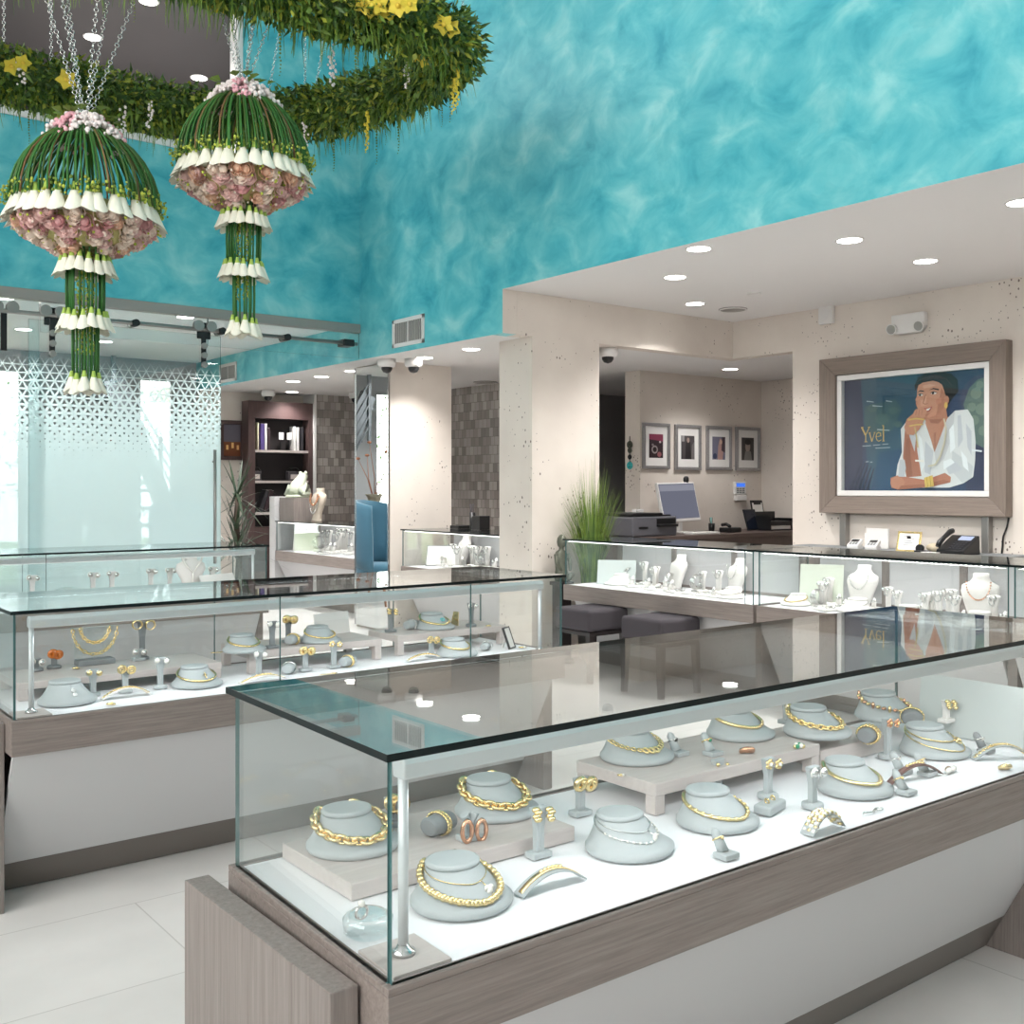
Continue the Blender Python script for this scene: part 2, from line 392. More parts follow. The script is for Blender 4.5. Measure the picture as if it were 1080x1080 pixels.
# west and south walls of the hall, behind the camera
WZ = 2.2
m = MB().box(-4.3, -4.1, 0, -4.2, 12.9, WZ).box(-4.3, -4.1, 6.1, -4.2, YB+.14, 6.4).box(-4.3, 4.6, WZ, -4.2, YB+.14, 6.1).box(-4.3, -4.1, WZ, -4.2, -3.6, 6.1).box(-4.3, YB+.14, WZ, -4.2, 12.9, 4.3)
struct('wall_west', m, 'ceil')
window(3, -3.6, 4.6, -4.25, WZ, 6.1, 'y', 5, 2)
m = MB().box(-4.3, -4.1, 0, 11, -4.0, 6.4)
struct('wall_south', m, 'ceil')
m = MB().box(10.9, -4.1, 0, 11, 15, 3.1); struct('wall_east_outer', m, 'ceil')
# ---------------------------------------------------------------- glass wall with etched sliding door
def etched():
    m, n, out = nt('etched_door_glass')
    tc = node(n, 'ShaderNodeTexCoord'); sp = node(n, 'ShaderNodeSeparateXYZ'); n.links.new(tc.outputs['Object'], sp.inputs[0])
    def M(op, a, b=None, c=None):
        x = node(n, 'ShaderNodeMath', operation=op)
        for i, v in enumerate((a, b, c)):
            if v is None: continue
            if isinstance(v, (int, float)): x.inputs[i].default_value = v
            else: n.links.new(v, x.inputs[i])
        return x.outputs[0]
    X, Z = sp.outputs[0], sp.outputs[2]
    s = 1/.062
    def fam(a):
        t = M('ADD', M('MULTIPLY', X, math.cos(a)*s), M('MULTIPLY', Z, math.sin(a)*s))
        return M('ABSOLUTE', M('SUBTRACT', M('FRACT', M('ADD', t, 100.5)), .5))     # 0 on a line
    d = M('MINIMUM', M('MINIMUM', fam(PI/2), fam(PI/6)), fam(-PI/6))
    # etched lines widen from the top until the lower part is frosted all over
    mr = node(n, 'ShaderNodeMapRange'); mr.inputs[1].default_value = 2.42; mr.inputs[2].default_value = 1.52; mr.inputs[3].default_value = 0.0; mr.inputs[4].default_value = .35
    n.links.new(Z, mr.inputs[0])
    msk = M('LESS_THAN', d, mr.outputs[0])
    gl = node(n, 'ShaderNodeBsdfTransparent'); gl.inputs[0].default_value = (.93, .97, .97, 1)
    gs = node(n, 'ShaderNodeBsdfGlossy'); gs.inputs['Roughness'].default_value = 0
    lw = node(n, 'ShaderNodeLayerWeight'); lw.inputs['Blend'].default_value = .5
    fr = M('MULTIPLY_ADD', M('POWER', lw.outputs['Facing'], 5.0), .9, .05)
    clear = node(n, 'ShaderNodeMixShader'); n.links.new(fr, clear.inputs[0]); n.links.new(gl.outputs[0], clear.inputs[1]); n.links.new(gs.outputs[0], clear.inputs[2])
    tl = node(n, 'ShaderNodeBsdfTranslucent'); tl.inputs[0].default_value = rgb(226, 240, 240)
    df = node(n, 'ShaderNodeBsdfDiffuse'); df.inputs[0].default_value = rgb(222, 236, 237)
    t2 = node(n, 'ShaderNodeBsdfTransparent'); t2.inputs[0].default_value = (.9, .97, .98, 1)
    a = node(n, 'ShaderNodeMixShader'); a.inputs[0].default_value = .5; n.links.new(tl.outputs[0], a.inputs[1]); n.links.new(df.outputs[0], a.inputs[2])
    b = node(n, 'ShaderNodeMixShader'); b.inputs[0].default_value = .3; n.links.new(a.outputs[0], b.inputs[1]); n.links.new(t2.outputs[0], b.inputs[2])
    f = node(n, 'ShaderNodeMixShader'); n.links.new(msk, f.inputs[0]); n.links.new(clear.outputs[0], f.inputs[1]); n.links.new(b.outputs[0], f.inputs[2])
    n.links.new(f.outputs[0], out.inputs[0]); return m
G['etched'] = etched()
YD = 8.75
xd0, xd1, xt = on_y(30, 400, YD).x, on_y(232.5, 400, YD).x, on_y(220, 365, YB).x
gd = thing('sliding_glass_door', 'frosted sliding glass door etched with a triangle lattice, hung from a rail', 'door', (0, YD, 0))
MB().box(xd0, -.006, .03, xd1, .006, 2.70, sides=[1, 1, 0, 0, 1, 1]).build('glass_pane', ['etched', 'edge_pale'], gd)
h = MB().tube([(xd1-.07, -.05, .75), (xd1-.07, -.05, 1.72)], .014, 12)
for z in (.85, 1.62): h.cyl((xd1-.07, -.05, z), (xd1-.07, -.006, z), .008)
h.build('door_handle', 'steel', gd)
def roller(x):
    r = MB()
    for s in (-1, 1): r.cyl((x+s*.055, -.035, 2.765), (x+s*.055, -.075, 2.765), .046, seg=20)
    r.box(x-.06, -.032, 2.66, x+.06, -.022, 2.80, 1); r.box(x-.022, -.034, 2.42, x+.022, -.02, 2.72, 1)
    for z in (2.60, 2.52, 2.44): r.cyl((x, -.03, z), (x, -.06, z), .026, seg=16)
    r.build('roller', ['steel', 'black'], gd, bevel=.004)
for px in (54, 213.5): roller(on_y(px, 352, YD).x)
rt = thing('door_rail', 'round steel rail with bolts that carries the frosted sliding door', 'rail', (0, YD, 2.737))
MB().cyl((-1.5, -.045, 0), (4.96, -.045, 0), .017, seg=12).build('rail_tube', 'steel', rt)
for px in (-20, 140.5, 231.5, 300): 
    x = on_y(px, 350, YD).x; MB().cyl((x, -.08, 0), (x, .06, 0), .03, seg=16).build('bolt', 'black', rt)
x = on_y(364, 362, YD).x
MB().box(x-.05, -.075, -.03, x+.06, .06, .035).build('end_stop', 'black', rt, bevel=.008)
x = on_y(3, 350, YD).x
rb = MB()
for s in (-1, 1): rb.cyl((x+s*.055, -.035, .03), (x+s*.055, -.075, .03), .046, seg=20)
rb.box(x-.022, -.034, -.3, x+.022, -.02, 0, 1)
rb.build('roller', ['steel', 'black'], rt)
fp = thing('glass_transom', 'clear glass transom over the doorway beside the frosted door', 'glass panel', (0, YB+.01, 0))
MB().box(xt, 0, 2.62, XW-.003, .01, 2.86, sides=[1, 1, 0, 0, 1, 1]).build('pane', ['glass_low', 'edge_pale'], fp)
fq = thing('glass_partition', 'fixed clear glass partition left of the frosted sliding door', 'glass panel', (0, YB+.01, 0))
MB().box(-4.2, 0, .01, xd0+.1, .01, 2.86, sides=[1, 1, 0, 0, 1, 1]).build('pane', ['etched', 'edge_pale'], fq)
MB().box(xd0+.11, 0, 2.62, xt-.004, .01, 2.86, sides=[1, 1, 0, 0, 1, 1]).build('pane', ['glass_low', 'edge_pale'], fq)
# mirror on the column
mr = thing('wall_mirror', 'tall frameless mirror on the west side of the cream column', 'mirror', (XP, 8.78, 0))
G['mirror'] = pbr('mirror_silver', rgb(238, 242, 241), .0, 1.0)
MB().box(-.006, .01, .02, .004, .64, Z1-.01).build('mirror_glass', 'mirror', mr)
MB().box(-.012, .0, .02, .002, .012, Z1-.01).box(-.012, .638, .02, .002, .65, Z1-.01).build('edge_strip', 'chrome', mr)
# ---------------------------------------------------------------- ceiling fittings
LIGHTS = []
def spot(loc, watts, size=130, r=.05, col=(1, .98, .955)):
    l = bpy.data.lights.new('downlight_or_added_lamp', 'SPOT'); l.energy = watts; l.spot_size = math.radians(size); l.spot_blend = .8; l.shadow_soft_size = r; l.color = col
    o = bpy.data.objects.new('downlight_or_added_lamp', l); C.objects.link(o); o.location = loc; return o
def downlight(loc, label, group, watts=30, r=.075):
    t = thing('ceiling_light', label, 'ceiling light', loc, 0, group)
    MB().lathe([(r, -.004), (r+.012, -.008), (r+.014, -.001), (r+.014, .0)], 24).build('trim_ring', 'whiteplastic', t)
    MB().lathe([(r*.2, -.006), (r, -.006)], 24).build('lens', 'lampglow', t)
    spot(Vector(loc)+Vector((0, 0, -.03)), watts*LAMP)
gE = 'downlights in the ceiling before the poster wall'
for px, py, lab in ((737, 262, 'round recessed downlight close under the turquoise wall, above the doorway'), (896, 253, 'round recessed downlight close under the turquoise wall, above the poster'),
                    (976, 275, 'round recessed downlight above the white emergency light'), (712, 292, 'round recessed downlight near the corner of the cream pier'),
                    (733, 320, 'round recessed downlight near the flush ceiling speaker'), (1078, 213, 'round recessed downlight at the right edge of the photo')):
    downlight(at(px, py, Z2), lab, gE, 26)
gN = 'downlights in the low ceiling by the column'
for px, py, lab in ((497, 368, 'downlight in the low ceiling near the cream pier'), (448, 377, 'downlight in the low ceiling before the cream column'),
                    (371.5, 391, 'downlight beside the top of the column mirror'), (339, 397, 'right one of two downlights seen under the turquoise band'), (309, 402, 'left one of two downlights seen under the turquoise band')):
    downlight(at(px, py, Z1), lab, gN, 22)
downlight((on_y(308, 423, 12.3).x, 12.3, Z1), 'downlight in front of the dark bookcase', gN, 12)
downlight(at(770, 389, Z1), 'downlight in the office ceiling above the four framed photos', 'office ceiling light', 13)
gF = 'downlights behind the frosted glass'
for px, py, lab in ((4, 314, 'downlight behind the glass at the left edge, close under the head rail'), (25, 347, 'downlight behind the glass between the two left rollers'), (195.5, 334, 'downlight behind the glass, just left of the right hanging flower tail'),
                    (110.5, 360, 'downlight behind the glass right of the left flower tail'), (39, 372, 'downlight far behind the glass near its grey corner')):
    p = at(px, py, Z2)
    downlight(p, lab, gF, 44)
gB = 'downlights in the dark balcony ceiling'
for px, py, lab in ((98, 39, 'downlight in the dark balcony ceiling between the silver chains'), (157, 1, 'downlight in the dark balcony ceiling at the top edge'), (210, 82, 'downlight in the dark balcony ceiling over the right flower dome')):
    downlight(at(px, py, 5.6), lab, gB, 30)
def disc(loc, r, name, label, cat, mat='whiteplastic'):
    t = thing(name, label, cat, loc)
    MB().lathe([(r*.02, -.012), (r*.8, -.012), (r, -.004), (r, 0)], 28).build('grille_face', mat, t)
    MB().torus((0, 0, -.008), r*.92, .006).build('rim', 'whiteplastic', t)
spot((8.5, 9.2, 2.55), 14)      # unseen spot without a fitting, added to brighten the corridor behind the partition
disc(at(773, 326, Z2), .125, 'ceiling_speaker', 'round flush ceiling speaker before the poster wall', 'speaker', 'steel')
disc(at(795, 309, Z2), .055, 'smoke_detector', 'small round disc on the ceiling beside the speaker', 'detector')
disc(at(512, 403, Z1), .14, 'ceiling_speaker', 'round flush ceiling speaker above the grey tile alcove', 'speaker', 'steel')
def dome(loc, label, r=.085):
    t = thing('dome_camera', label, 'security camera', loc, 0, 'white dome cameras')
    MB().lathe([(r, 0), (r*1.02, -.05), (r*.9, -.075), (r*.55, -.08)], 24).build('housing', 'whiteplastic', t)
    MB().lathe([(r*.62, -.078), (r*.6, -.1), (r*.4, -.125), (r*.05, -.135)], 20).build('dome_lens', 'black', t)
p = at(436, 377, Z1); dome((5.42, 8.45, Z1), 'white dome camera on the low ceiling in front of the column')
dome((4.95+.28, 8.62, Z1), 'white dome camera left of the column corner, by the mirror')
dome(at(641, 367, Z1+.0), 'white dome camera just inside the office opening')
dome((on_y(283, 419, 12.3).x, 12.3, Z1), 'small white dome camera over the dark bookcase')
dome((on_y(375, 416, 11.9).x, 11.9, Z1), 'white dome camera half hidden by the mirror edge')
def vent(y0, y1, z0, z1, label):
    t = thing('air_vent', label, 'vent', (XW, (y0+y1)/2, (z0+z1)/2)); w, h = abs(y1-y0)/2, (z1-z0)/2
    MB().box(-.012, -w, -h, 0, w, -h+.035).box(-.012, -w, h-.035, 0, w, h).box(-.012, -w, -h, 0, -w+.035, h).box(-.012, w-.035, -h, 0, w, h).build('frame', 'whiteplastic', t, bevel=.003)
    s = MB(); n = 14
    for i in range(n):
        c = -w+.045+(2*w-.09)*i/(n-1); s.bar((-.004, c, -h+.03), (-.004, c, h-.03), .003, .012, (1, .5, 0))
    s.box(-.012, -.004, -h+.03, -.001, .004, h-.03)
    s.build('louvre', 'whiteplastic', t)
    MB().box(-.002, -w+.02, -h+.02, -.0005, w-.02, h-.02).build('backing', 'steel', t)
a, b = on_x(414.5, 338, XW), on_x(448, 362, XW)
vent(a.y, b.y, 2.655, 2.905, 'white air vent with upright louvres low on the turquoise wall')
a, b = on_x(232, 382, XW), on_x(250, 402, XW)
vent(a.y, b.y, 2.64, 2.86, 'white air vent on the turquoise wall seen through the glass, left end')
def speck():
    pass
# wall devices above the poster
def wallbox(px0, py0, px1, py1, name, label, cat):
    a, b = on_x(px0, py0, XF), on_x(px1, py1, XF); return a, b
a, b = on_x(866.5, 323, XF), on_x(881, 341, XF)
t = thing('wall_siren', 'small square white alarm box high on the cream wall', 'alarm', (XF, (a.y+b.y)/2, (a.z+b.z)/2))
w, h = abs(a.y-b.y)/2, abs(a.z-b.z)/2
MB().box(-.05, -w, -h, -.001, w, h).build('housing', 'whiteplastic', t, bevel=.008)
MB().cyl((-.055, 0, 0), (-.05, 0, 0), h*.5, seg=20).build('sounder', 'ceil', t)
a, b = on_x(944, 333, XF), on_x(979, 352, XF)
t = thing('emergency_light', 'white emergency light with two round lamps above the poster', 'emergency light', (XF, (a.y+b.y)/2, (a.z+b.z)/2+.01))
w = abs(a.y-b.y)/2
MB().prism([(-w, .075), (w, .09), (w, -.05), (w*.8, -.085), (-w*.75, -.085), (-w, -.06)], 0, .07)
b_ = MB(); b_.xf = Matrix(((0, 0, -1, -.001), (1, 0, 0, 0), (0, 1, 0, 0), (0, 0, 0, 1)))
b_.prism([(-w, .075), (w, .075), (w, -.03), (w*.75, -.085), (-w*.75, -.085), (-w, -.03)], 0, .06); b_.build('housing', 'whiteplastic', t, bevel=.01)
for s in (-1, 1):
    l = MB().cyl((-.055, s*w*.82, -.035), (-.10, s*w*.82, -.045), .032, .045, 18).build('lamp_head', 'whiteplastic', t)
    MB().cyl((-.100, s*w*.82, -.045), (-.104, s*w*.82, -.046), .037, seg=18).build('lens', 'steel', l)
# ---------------------------------------------------------------- daylight and camera
W = bpy.data.worlds.new('sky'); S.world = W; W.use_nodes = True
bg = W.node_tree.nodes['Background']; bg.inputs[0].default_value = (1.0, .985, .96, 1); bg.inputs[1].default_value = SKY
def portal(loc, rot, sx, sy):
    l = bpy.data.lights.new('window_daylight', 'AREA'); l.shape = 'RECTANGLE'; l.size = sx; l.size_y = sy; l.cycles.is_portal = True
    o = bpy.data.objects.new('window_daylight', l); C.objects.link(o); o.location = loc; o.rotation_euler = rot
portal((-4.32, .5, 4.15), (0, -PI/2, 0), 3.9, 8.2)
portal(((w1a+w1b)/2, 13.06, 1.55), (-PI/2, 0, 0), w1b-w1a, 2.4)
portal((2.52, 13.06, 1.5), (-PI/2, 0, 0), 1.25, 2.5)
cam = bpy.data.cameras.new('camera'); co = bpy.data.objects.new('camera', cam); C.objects.link(co)
co.location = (0, 0, CAMH); co.rotation_euler = (PI/2, 0, AV-PI/2)
cam.sensor_width = 36; cam.lens = 36*FPX/1080; cam.shift_y = -(540-HORY)/1080; cam.clip_start = .02; cam.clip_end = 200
S.camera = co
vs = S.view_settings; vs.view_transform = 'Standard'; vs.look = 'None'; vs.gamma = 1; vs.use_curve_mapping = False; vs.exposure = EXPO
S.display_settings.display_device = 'sRGB'
cy = S.cycles
cy.max_bounces = 10; cy.diffuse_bounces = 4; cy.glossy_bounces = 5; cy.transparent_max_bounces = 40; cy.transmission_bounces = 8
cy.sample_clamp_indirect = 4.0; cy.caustics_reflective = False; cy.caustics_refractive = False
# ================================================================ display cases
BT, BB, GT = .645, .528, 1.0          # deck level, underside of the base band, top of the glass
def strip_light(loc, rotz, length, watts, w=.03, tilt=0):
    l = bpy.data.lights.new('case_led', 'AREA'); l.shape = 'RECTANGLE'; l.size = length; l.size_y = w; l.energy = watts; l.color = (.97, .98, 1.0)
    o = bpy.data.objects.new('case_led', l); C.objects.link(o); o.location = loc; o.rotation_euler = (tilt, 0, rotz); return o
def case(label, loc, L, D, rotz=0, kind='rail', watts=10, skew=0, joints=(), legs=True, group=None, back='glass', bays=2, lleg=True, pan=.02):
    """glass-topped jewellery counter: local x along its front, y from the front to the back"""
    t = thing('display_case', label, 'display case', loc, rotz, group)
    sk = Matrix(((1, skew, 0, 0), (0, 1, 0, 0), (0, 0, 1, 0), (0, 0, 0, 1)))     # the left end is not quite square
    def A(): 
        m = MB(); m.xf = sk if skew else None; return m
    r = .022
    A().box(0, 0, BB, L, D, BT-.012).box(0, 0, BT-.012, L, r, BT).box(0, D-r, BT-.012, L, D, BT).box(0, r, BT-.012, r, D-r, BT).box(L-r, r, BT-.012, L, D-r, BT).build('base_band', 'wood_x', t, bevel=.002)
    A().box(r+.001, r+.001, BT-.011, L-r-.001, D-r-.001, BT-.002).build('display_deck', 'deck', t)
    if kind == 'rail':
        A().box(r+.002, r+.002, BT-.002, r+.11, r+.12, BT+.004).build('corner_plate', 'riser', t, bevel=.001)
    g = .008
    es = [1, 1, 0, 0, 1, 1]; ex = [1, 1, 1, 1, 0, 0]
    xs = [r*.5]+[r*.5+(L-r)*j for j in joints]+[L-r*.5]
    for i in range(len(xs)-1):
        A().box(xs[i]+.001, r*.4, BT, xs[i+1]-.001, r*.4+g, GT-.012, sides=es).build('front_glass', ['glass', 'edge_pale'], t)
        if back == 'glass':
            A().box(xs[i]+.001, D-r*.4-g, BT, xs[i+1]-.001, D-r*.4, GT-.012, sides=es).build('back_glass', ['glass', 'edge_pale'], t)
    for x in (r*.4, L-r*.4-g):
        A().box(x, r*.4+g+.001, BT, x+g, D-r*.4-g-.001, GT-.012, sides=ex).build('end_glass', ['glass', 'edge_pale'], t)
    A().box(-.004, -.004, GT-.012, L+.004, D+.004, GT, sides=[0, 0, 1, 1, 1, 1]).build('glass_top', ['glass', 'edge'], t)
    if kind == 'rail':
        iy, zz = .085, .952
        rl = MB(); pr = [(-.017, -.02), (.017, -.02), (.019, .006), (.012, .018), (-.012, .018), (-.019, .006)]
        rl.rings([[(x, iy+a, zz+b) for a, b in pr] for x in (.07, L-.07)], smooth=False); rl.build('light_rail', 'rail', t, bevel=.004)
        MB().box(.1, iy+.004, zz-.0225, L-.1, iy+.014, zz-.0205).build('led_strip', 'led_soft', t)
        for x in (.08, L-.08):
            p = MB().cyl((x, iy, BT+.004), (x, iy, zz-.01), .0085, seg=12).build('rail_post', 'rail', t)
            MB().lathe([(.020, 0), (.020, .006), (.012, .010), (.009, .016)], 18, (x, iy, BT+.0045)).build('flange', 'chrome', p)
    else:
        MB().box(.02, .020, GT-.020, L-.02, .03, GT-.014).build('light_rail', 'chrome', t)
        MB().box(.03, .021, GT-.0222, L-.03, .029, GT-.0203).build('led_strip', 'led', t)
        s = MB()
        n = int(L/.03)
        for i in range(n): s.box(.05+i*(L-.1)/n, .017, GT-.020, .05+i*(L-.1)/n+.010, .0195, GT-.016)
        tag(s.build('led_dot', 'led_dots', t), kind='stuff')
        # white sliding doors in grey stiles at the back
        b = MB(); b.box(.02, D-.035, BT, L-.02, D-.01, BT+.02).box(.02, D-.035, GT-.05, L-.02, D-.01, GT-.014)
        for i in range(bays+1):
            x = .02+(L-.09)*i/bays; b.box(x, D-.036, BT, x+.05, D-.009, GT-.014)
        b.build('back_stiles', 'wood_z', t)
        for i in range(bays):
            x = .02+(L-.09)*i/bays
            MB().box(x+.05, D-.03, BT+.02, x+(L-.09)/bays, D-.015, GT-.05).build('back_door', 'white', t)
    # slanting front panel with its kick plate, and slab ends
    def plane(z): return pan+(BB-z)*.275/BB
    def slab(z0, z1, th, x0, x1):
        m = MB(); a, b_ = plane(z0), plane(z1)
        vs = [(x0, a, z0), (x1, a, z0), (x1, b_, z1), (x0, b_, z1), (x0, a+th, z0), (x1, a+th, z0), (x1, b_+th, z1), (x0, b_+th, z1)]
        return m.add(vs, [(0, 1, 2, 3), (7, 6, 5, 4), (0, 4, 5, 1), (3, 2, 6, 7), (0, 3, 7, 4), (1, 5, 6, 2)])
    slab(.112, BB-.001, .02, .01, L-.056).build('front_panel', 'white', t)
    slab(.003, .111, .02, .01, L-.056).build('kick_plate', 'kick', t)
    MB().box(.012, D-.05, .0, L-.056, D-.03, BB-.001).build('back_panel', 'white', t)
    if legs:
        if lleg: MB().box(-.052, .085, 0, -.002, D+.03, BT-.022).build('end_slab', 'wood_z', t, bevel=.002)
        MB().box(L-.054, .09, 0, L-.002, D-.03, BB-.001).build('end_slab', 'wood_z', t, bevel=.002)
    return t
LC = 2.355
XC = .834
case('grey laminate glass counter nearest to the camera, filled with gold jewelry', (XC, 1.371, 0), LC, .655, skew=.04, watts=9, joints=())
case('grey laminate glass counter in the middle row, behind the nearest counter', (XC, 3.69, 0), LC, .655, watts=9, joints=(.4, .78))
case('long glass counter at the back in front of the frosted glass door', (.85, 6.86, 0), 2.36, .60, watts=7, joints=(.38,))
c4 = case('glass counter in front of the pitted cream pier, with two stools', (5.40, 6.27, 0), 1.86, .6, -PI/2, 'strip', joints=(.965,), bays=3, lleg=False, pan=.10)
c5 = case('glass counter below the big framed poster', (5.40, 4.385, 0), 1.64, .6, -PI/2, 'strip', bays=3, lleg=False)
c6 = case('glass counter cut off by the right edge of the photo', (5.40, 2.735, 0), 1.5, .6, -PI/2, 'strip', bays=3, lleg=False)
c7 = case('glass counter between the cream column and the cream pier', (5.43, 8.69, 0), 1.75, .6, -PI/2, 'strip', bays=2, lleg=False)
c8 = case('far glass counter behind the column, left of the mirror', (5.58, 11.75, 0), 2.1, .6, -PI/2, 'strip', bays=2, lleg=False)
def leds():
    for y, w in ((1.371, 1), (3.69, 1), (6.86, .8)):
        strip_light((XC+LC/2, y+.095, .925), 0, LC-.25, CASEW*w, tilt=math.radians(12))
    for x, y, L in ((5.40, 6.27, 1.86), (5.40, 4.385, 1.64), (5.40, 2.735, 1.5), (5.43, 8.69, 1.75), (5.58, 11.75, 2.1)):
        strip_light((x+.026, y-L/2, GT-.03), -PI/2, L-.15, w=.012, watts=CASEW*.27*L/2.1, tilt=math.radians(20))
leds()
# ================================================================ jewellery and its displays
G['boardgreen'] = pbr('pale_green_board', rgb(204, 210, 196), .5); G['boardgrey'] = pbr('pale_grey_board', rgb(190, 197, 195), .5)
RECTS = {'front': (.86, 1.395, 3.165, 1.995), 'mid': (.86, 3.712, 3.165, 4.325), 'back': (.872, 6.88, 3.19, 7.44), 'stool': (5.42, 4.43, 5.95, 6.25), 'poster': (5.42, 2.765, 5.95, 4.365),
         'right': (5.42, 1.25, 5.95, 2.71), 'alc': (5.45, 6.96, 5.98, 8.67), 'far': (5.60, 9.67, 6.13, 11.73)}
CUR = ['front']
_at = at
def at(px, py, z):
    """the point of a deck or platform seen at a pixel, kept inside the counter being filled"""
    x0, y0, x1, y1 = RECTS[CUR[0]]; p = _at(px, py, z)
    if CUR[0] in ('front', 'mid'):
        m_ = .05
        if CUR[0] == 'mid' and z < .66: y1 = 4.005
        if p.y > y1-m_ or p.y < y0+.02:
            Y = min(max(p.y, y0+.02), y1-m_); r = ray(px); p = Vector((r[0]*Y/r[1], Y, z))
        p.x = min(max(p.x, x0+.02), x1-.03)
    elif CUR[0] == 'back':
        Y = y0+.07+min(max(p.y-y0, 0), 2.0)/2.0*.42; r = ray(px); p = Vector((r[0]*Y/r[1], Y, z)); p.x = min(max(p.x, x0+.03), x1-.05)
    else:
        X = x0+.10+min(max(p.x-x0, 0), 1.1)/1.1*.33; r = ray(px); p = Vector((X, r[1]*X/r[0], z)); p.y = min(max(p.y, y0+.115), y1-.115)
    return p
CACHE = {}
def cached(key, fn):
    """parts of one kind of display share their mesh data: fn() builds (name, MB, material, parent index) once"""
    if key not in CACHE: CACHE[key] = fn()
    return CACHE[key]
MESHES = {}
def part(key, name, mb_fn, mats, parent, bevel=0, subsurf=0):
    if key in MESHES:
        o = bpy.data.objects.new(name, MESHES[key]); C.objects.link(o); o.parent = parent
        if bevel:
            b = o.modifiers.new('bevel', 'BEVEL'); b.width = bevel; b.segments = 2; b.limit_method = 'ANGLE'; b.angle_limit = .7
        return o
    o = mb_fn().build(name, mats, parent, bevel)
    MESHES[key] = o.data
    return o
BR0, BR1, BH, BC = (.096, .090), (.051, .046), .050, .030
def bust_pt(th, t, off=0.0):
    w = t**.72 if t > 0 else 0
    rx = BR0[0]+(BR1[0]-BR0[0])*w+off; ry = BR0[1]+(BR1[1]-BR0[1])*w+off
    return Vector((rx*math.sin(th), BC*w-ry*math.cos(th), .012+BH*t+off*.6))
def bust_body():
    m = MB(); n = 36; rs = []
    rs.append([bust_pt(2*PI*j/n, 0, -.004)+Vector((0, 0, -.0095)) for j in range(n)])
    rs.append([bust_pt(2*PI*j/n, 0)+Vector((0, 0, -.007)) for j in range(n)])
    for i in range(11): rs.append([bust_pt(2*PI*j/n, i/10) for j in range(n)])
    return m.rings(rs)
def bust_cap():
    m = MB(); n = 32; b = Vector((0, BC, .012+BH))
    return m.lathe([(1.0, 0), (1.03, .004), (1.0, .009), (.92, .011)], n, tuple(b), BR1[0], BR1[1]) if False else m.rings(
        [[Vector((b.x+BR1[0]*k*math.cos(2*PI*j/n), b.y+BR1[1]*k*math.sin(2*PI*j/n), b.z+z)) for j in range(n)] for k, z in ((1.0, .0), (1.04, .004), (1.0, .009), (.9, .0105))])
def neck_path(n, tf=.3, tb=1.0, lim=2.5, off=.004, pw=1.4):
    out = []
    for i in range(n):
        th = -lim+2*lim*i/(n-1); t = tf+(tb-tf)*(abs(th)/lim)**pw
        out.append(bust_pt(th, min(t, 1.0), off))
    return out
def chain(path, R, r, mi=0, m=None, sq=(1, .72)):
    """interlocking links along a path"""
    m = m or MB()
    for i in range(len(path)-1):
        a, b = path[i], path[i+1]; d = (b-a); c = (a+b)/2; L = d.length
        up = Vector((0, -.4, 1)) if i % 2 == 0 else d.cross(Vector((0, -.4, 1)))
        up = (up-d.normalized()*up.dot(d.normalized())).normalized()
        m.torus(c, R, r, up, 10, 5, mi, sq, d)
    return m
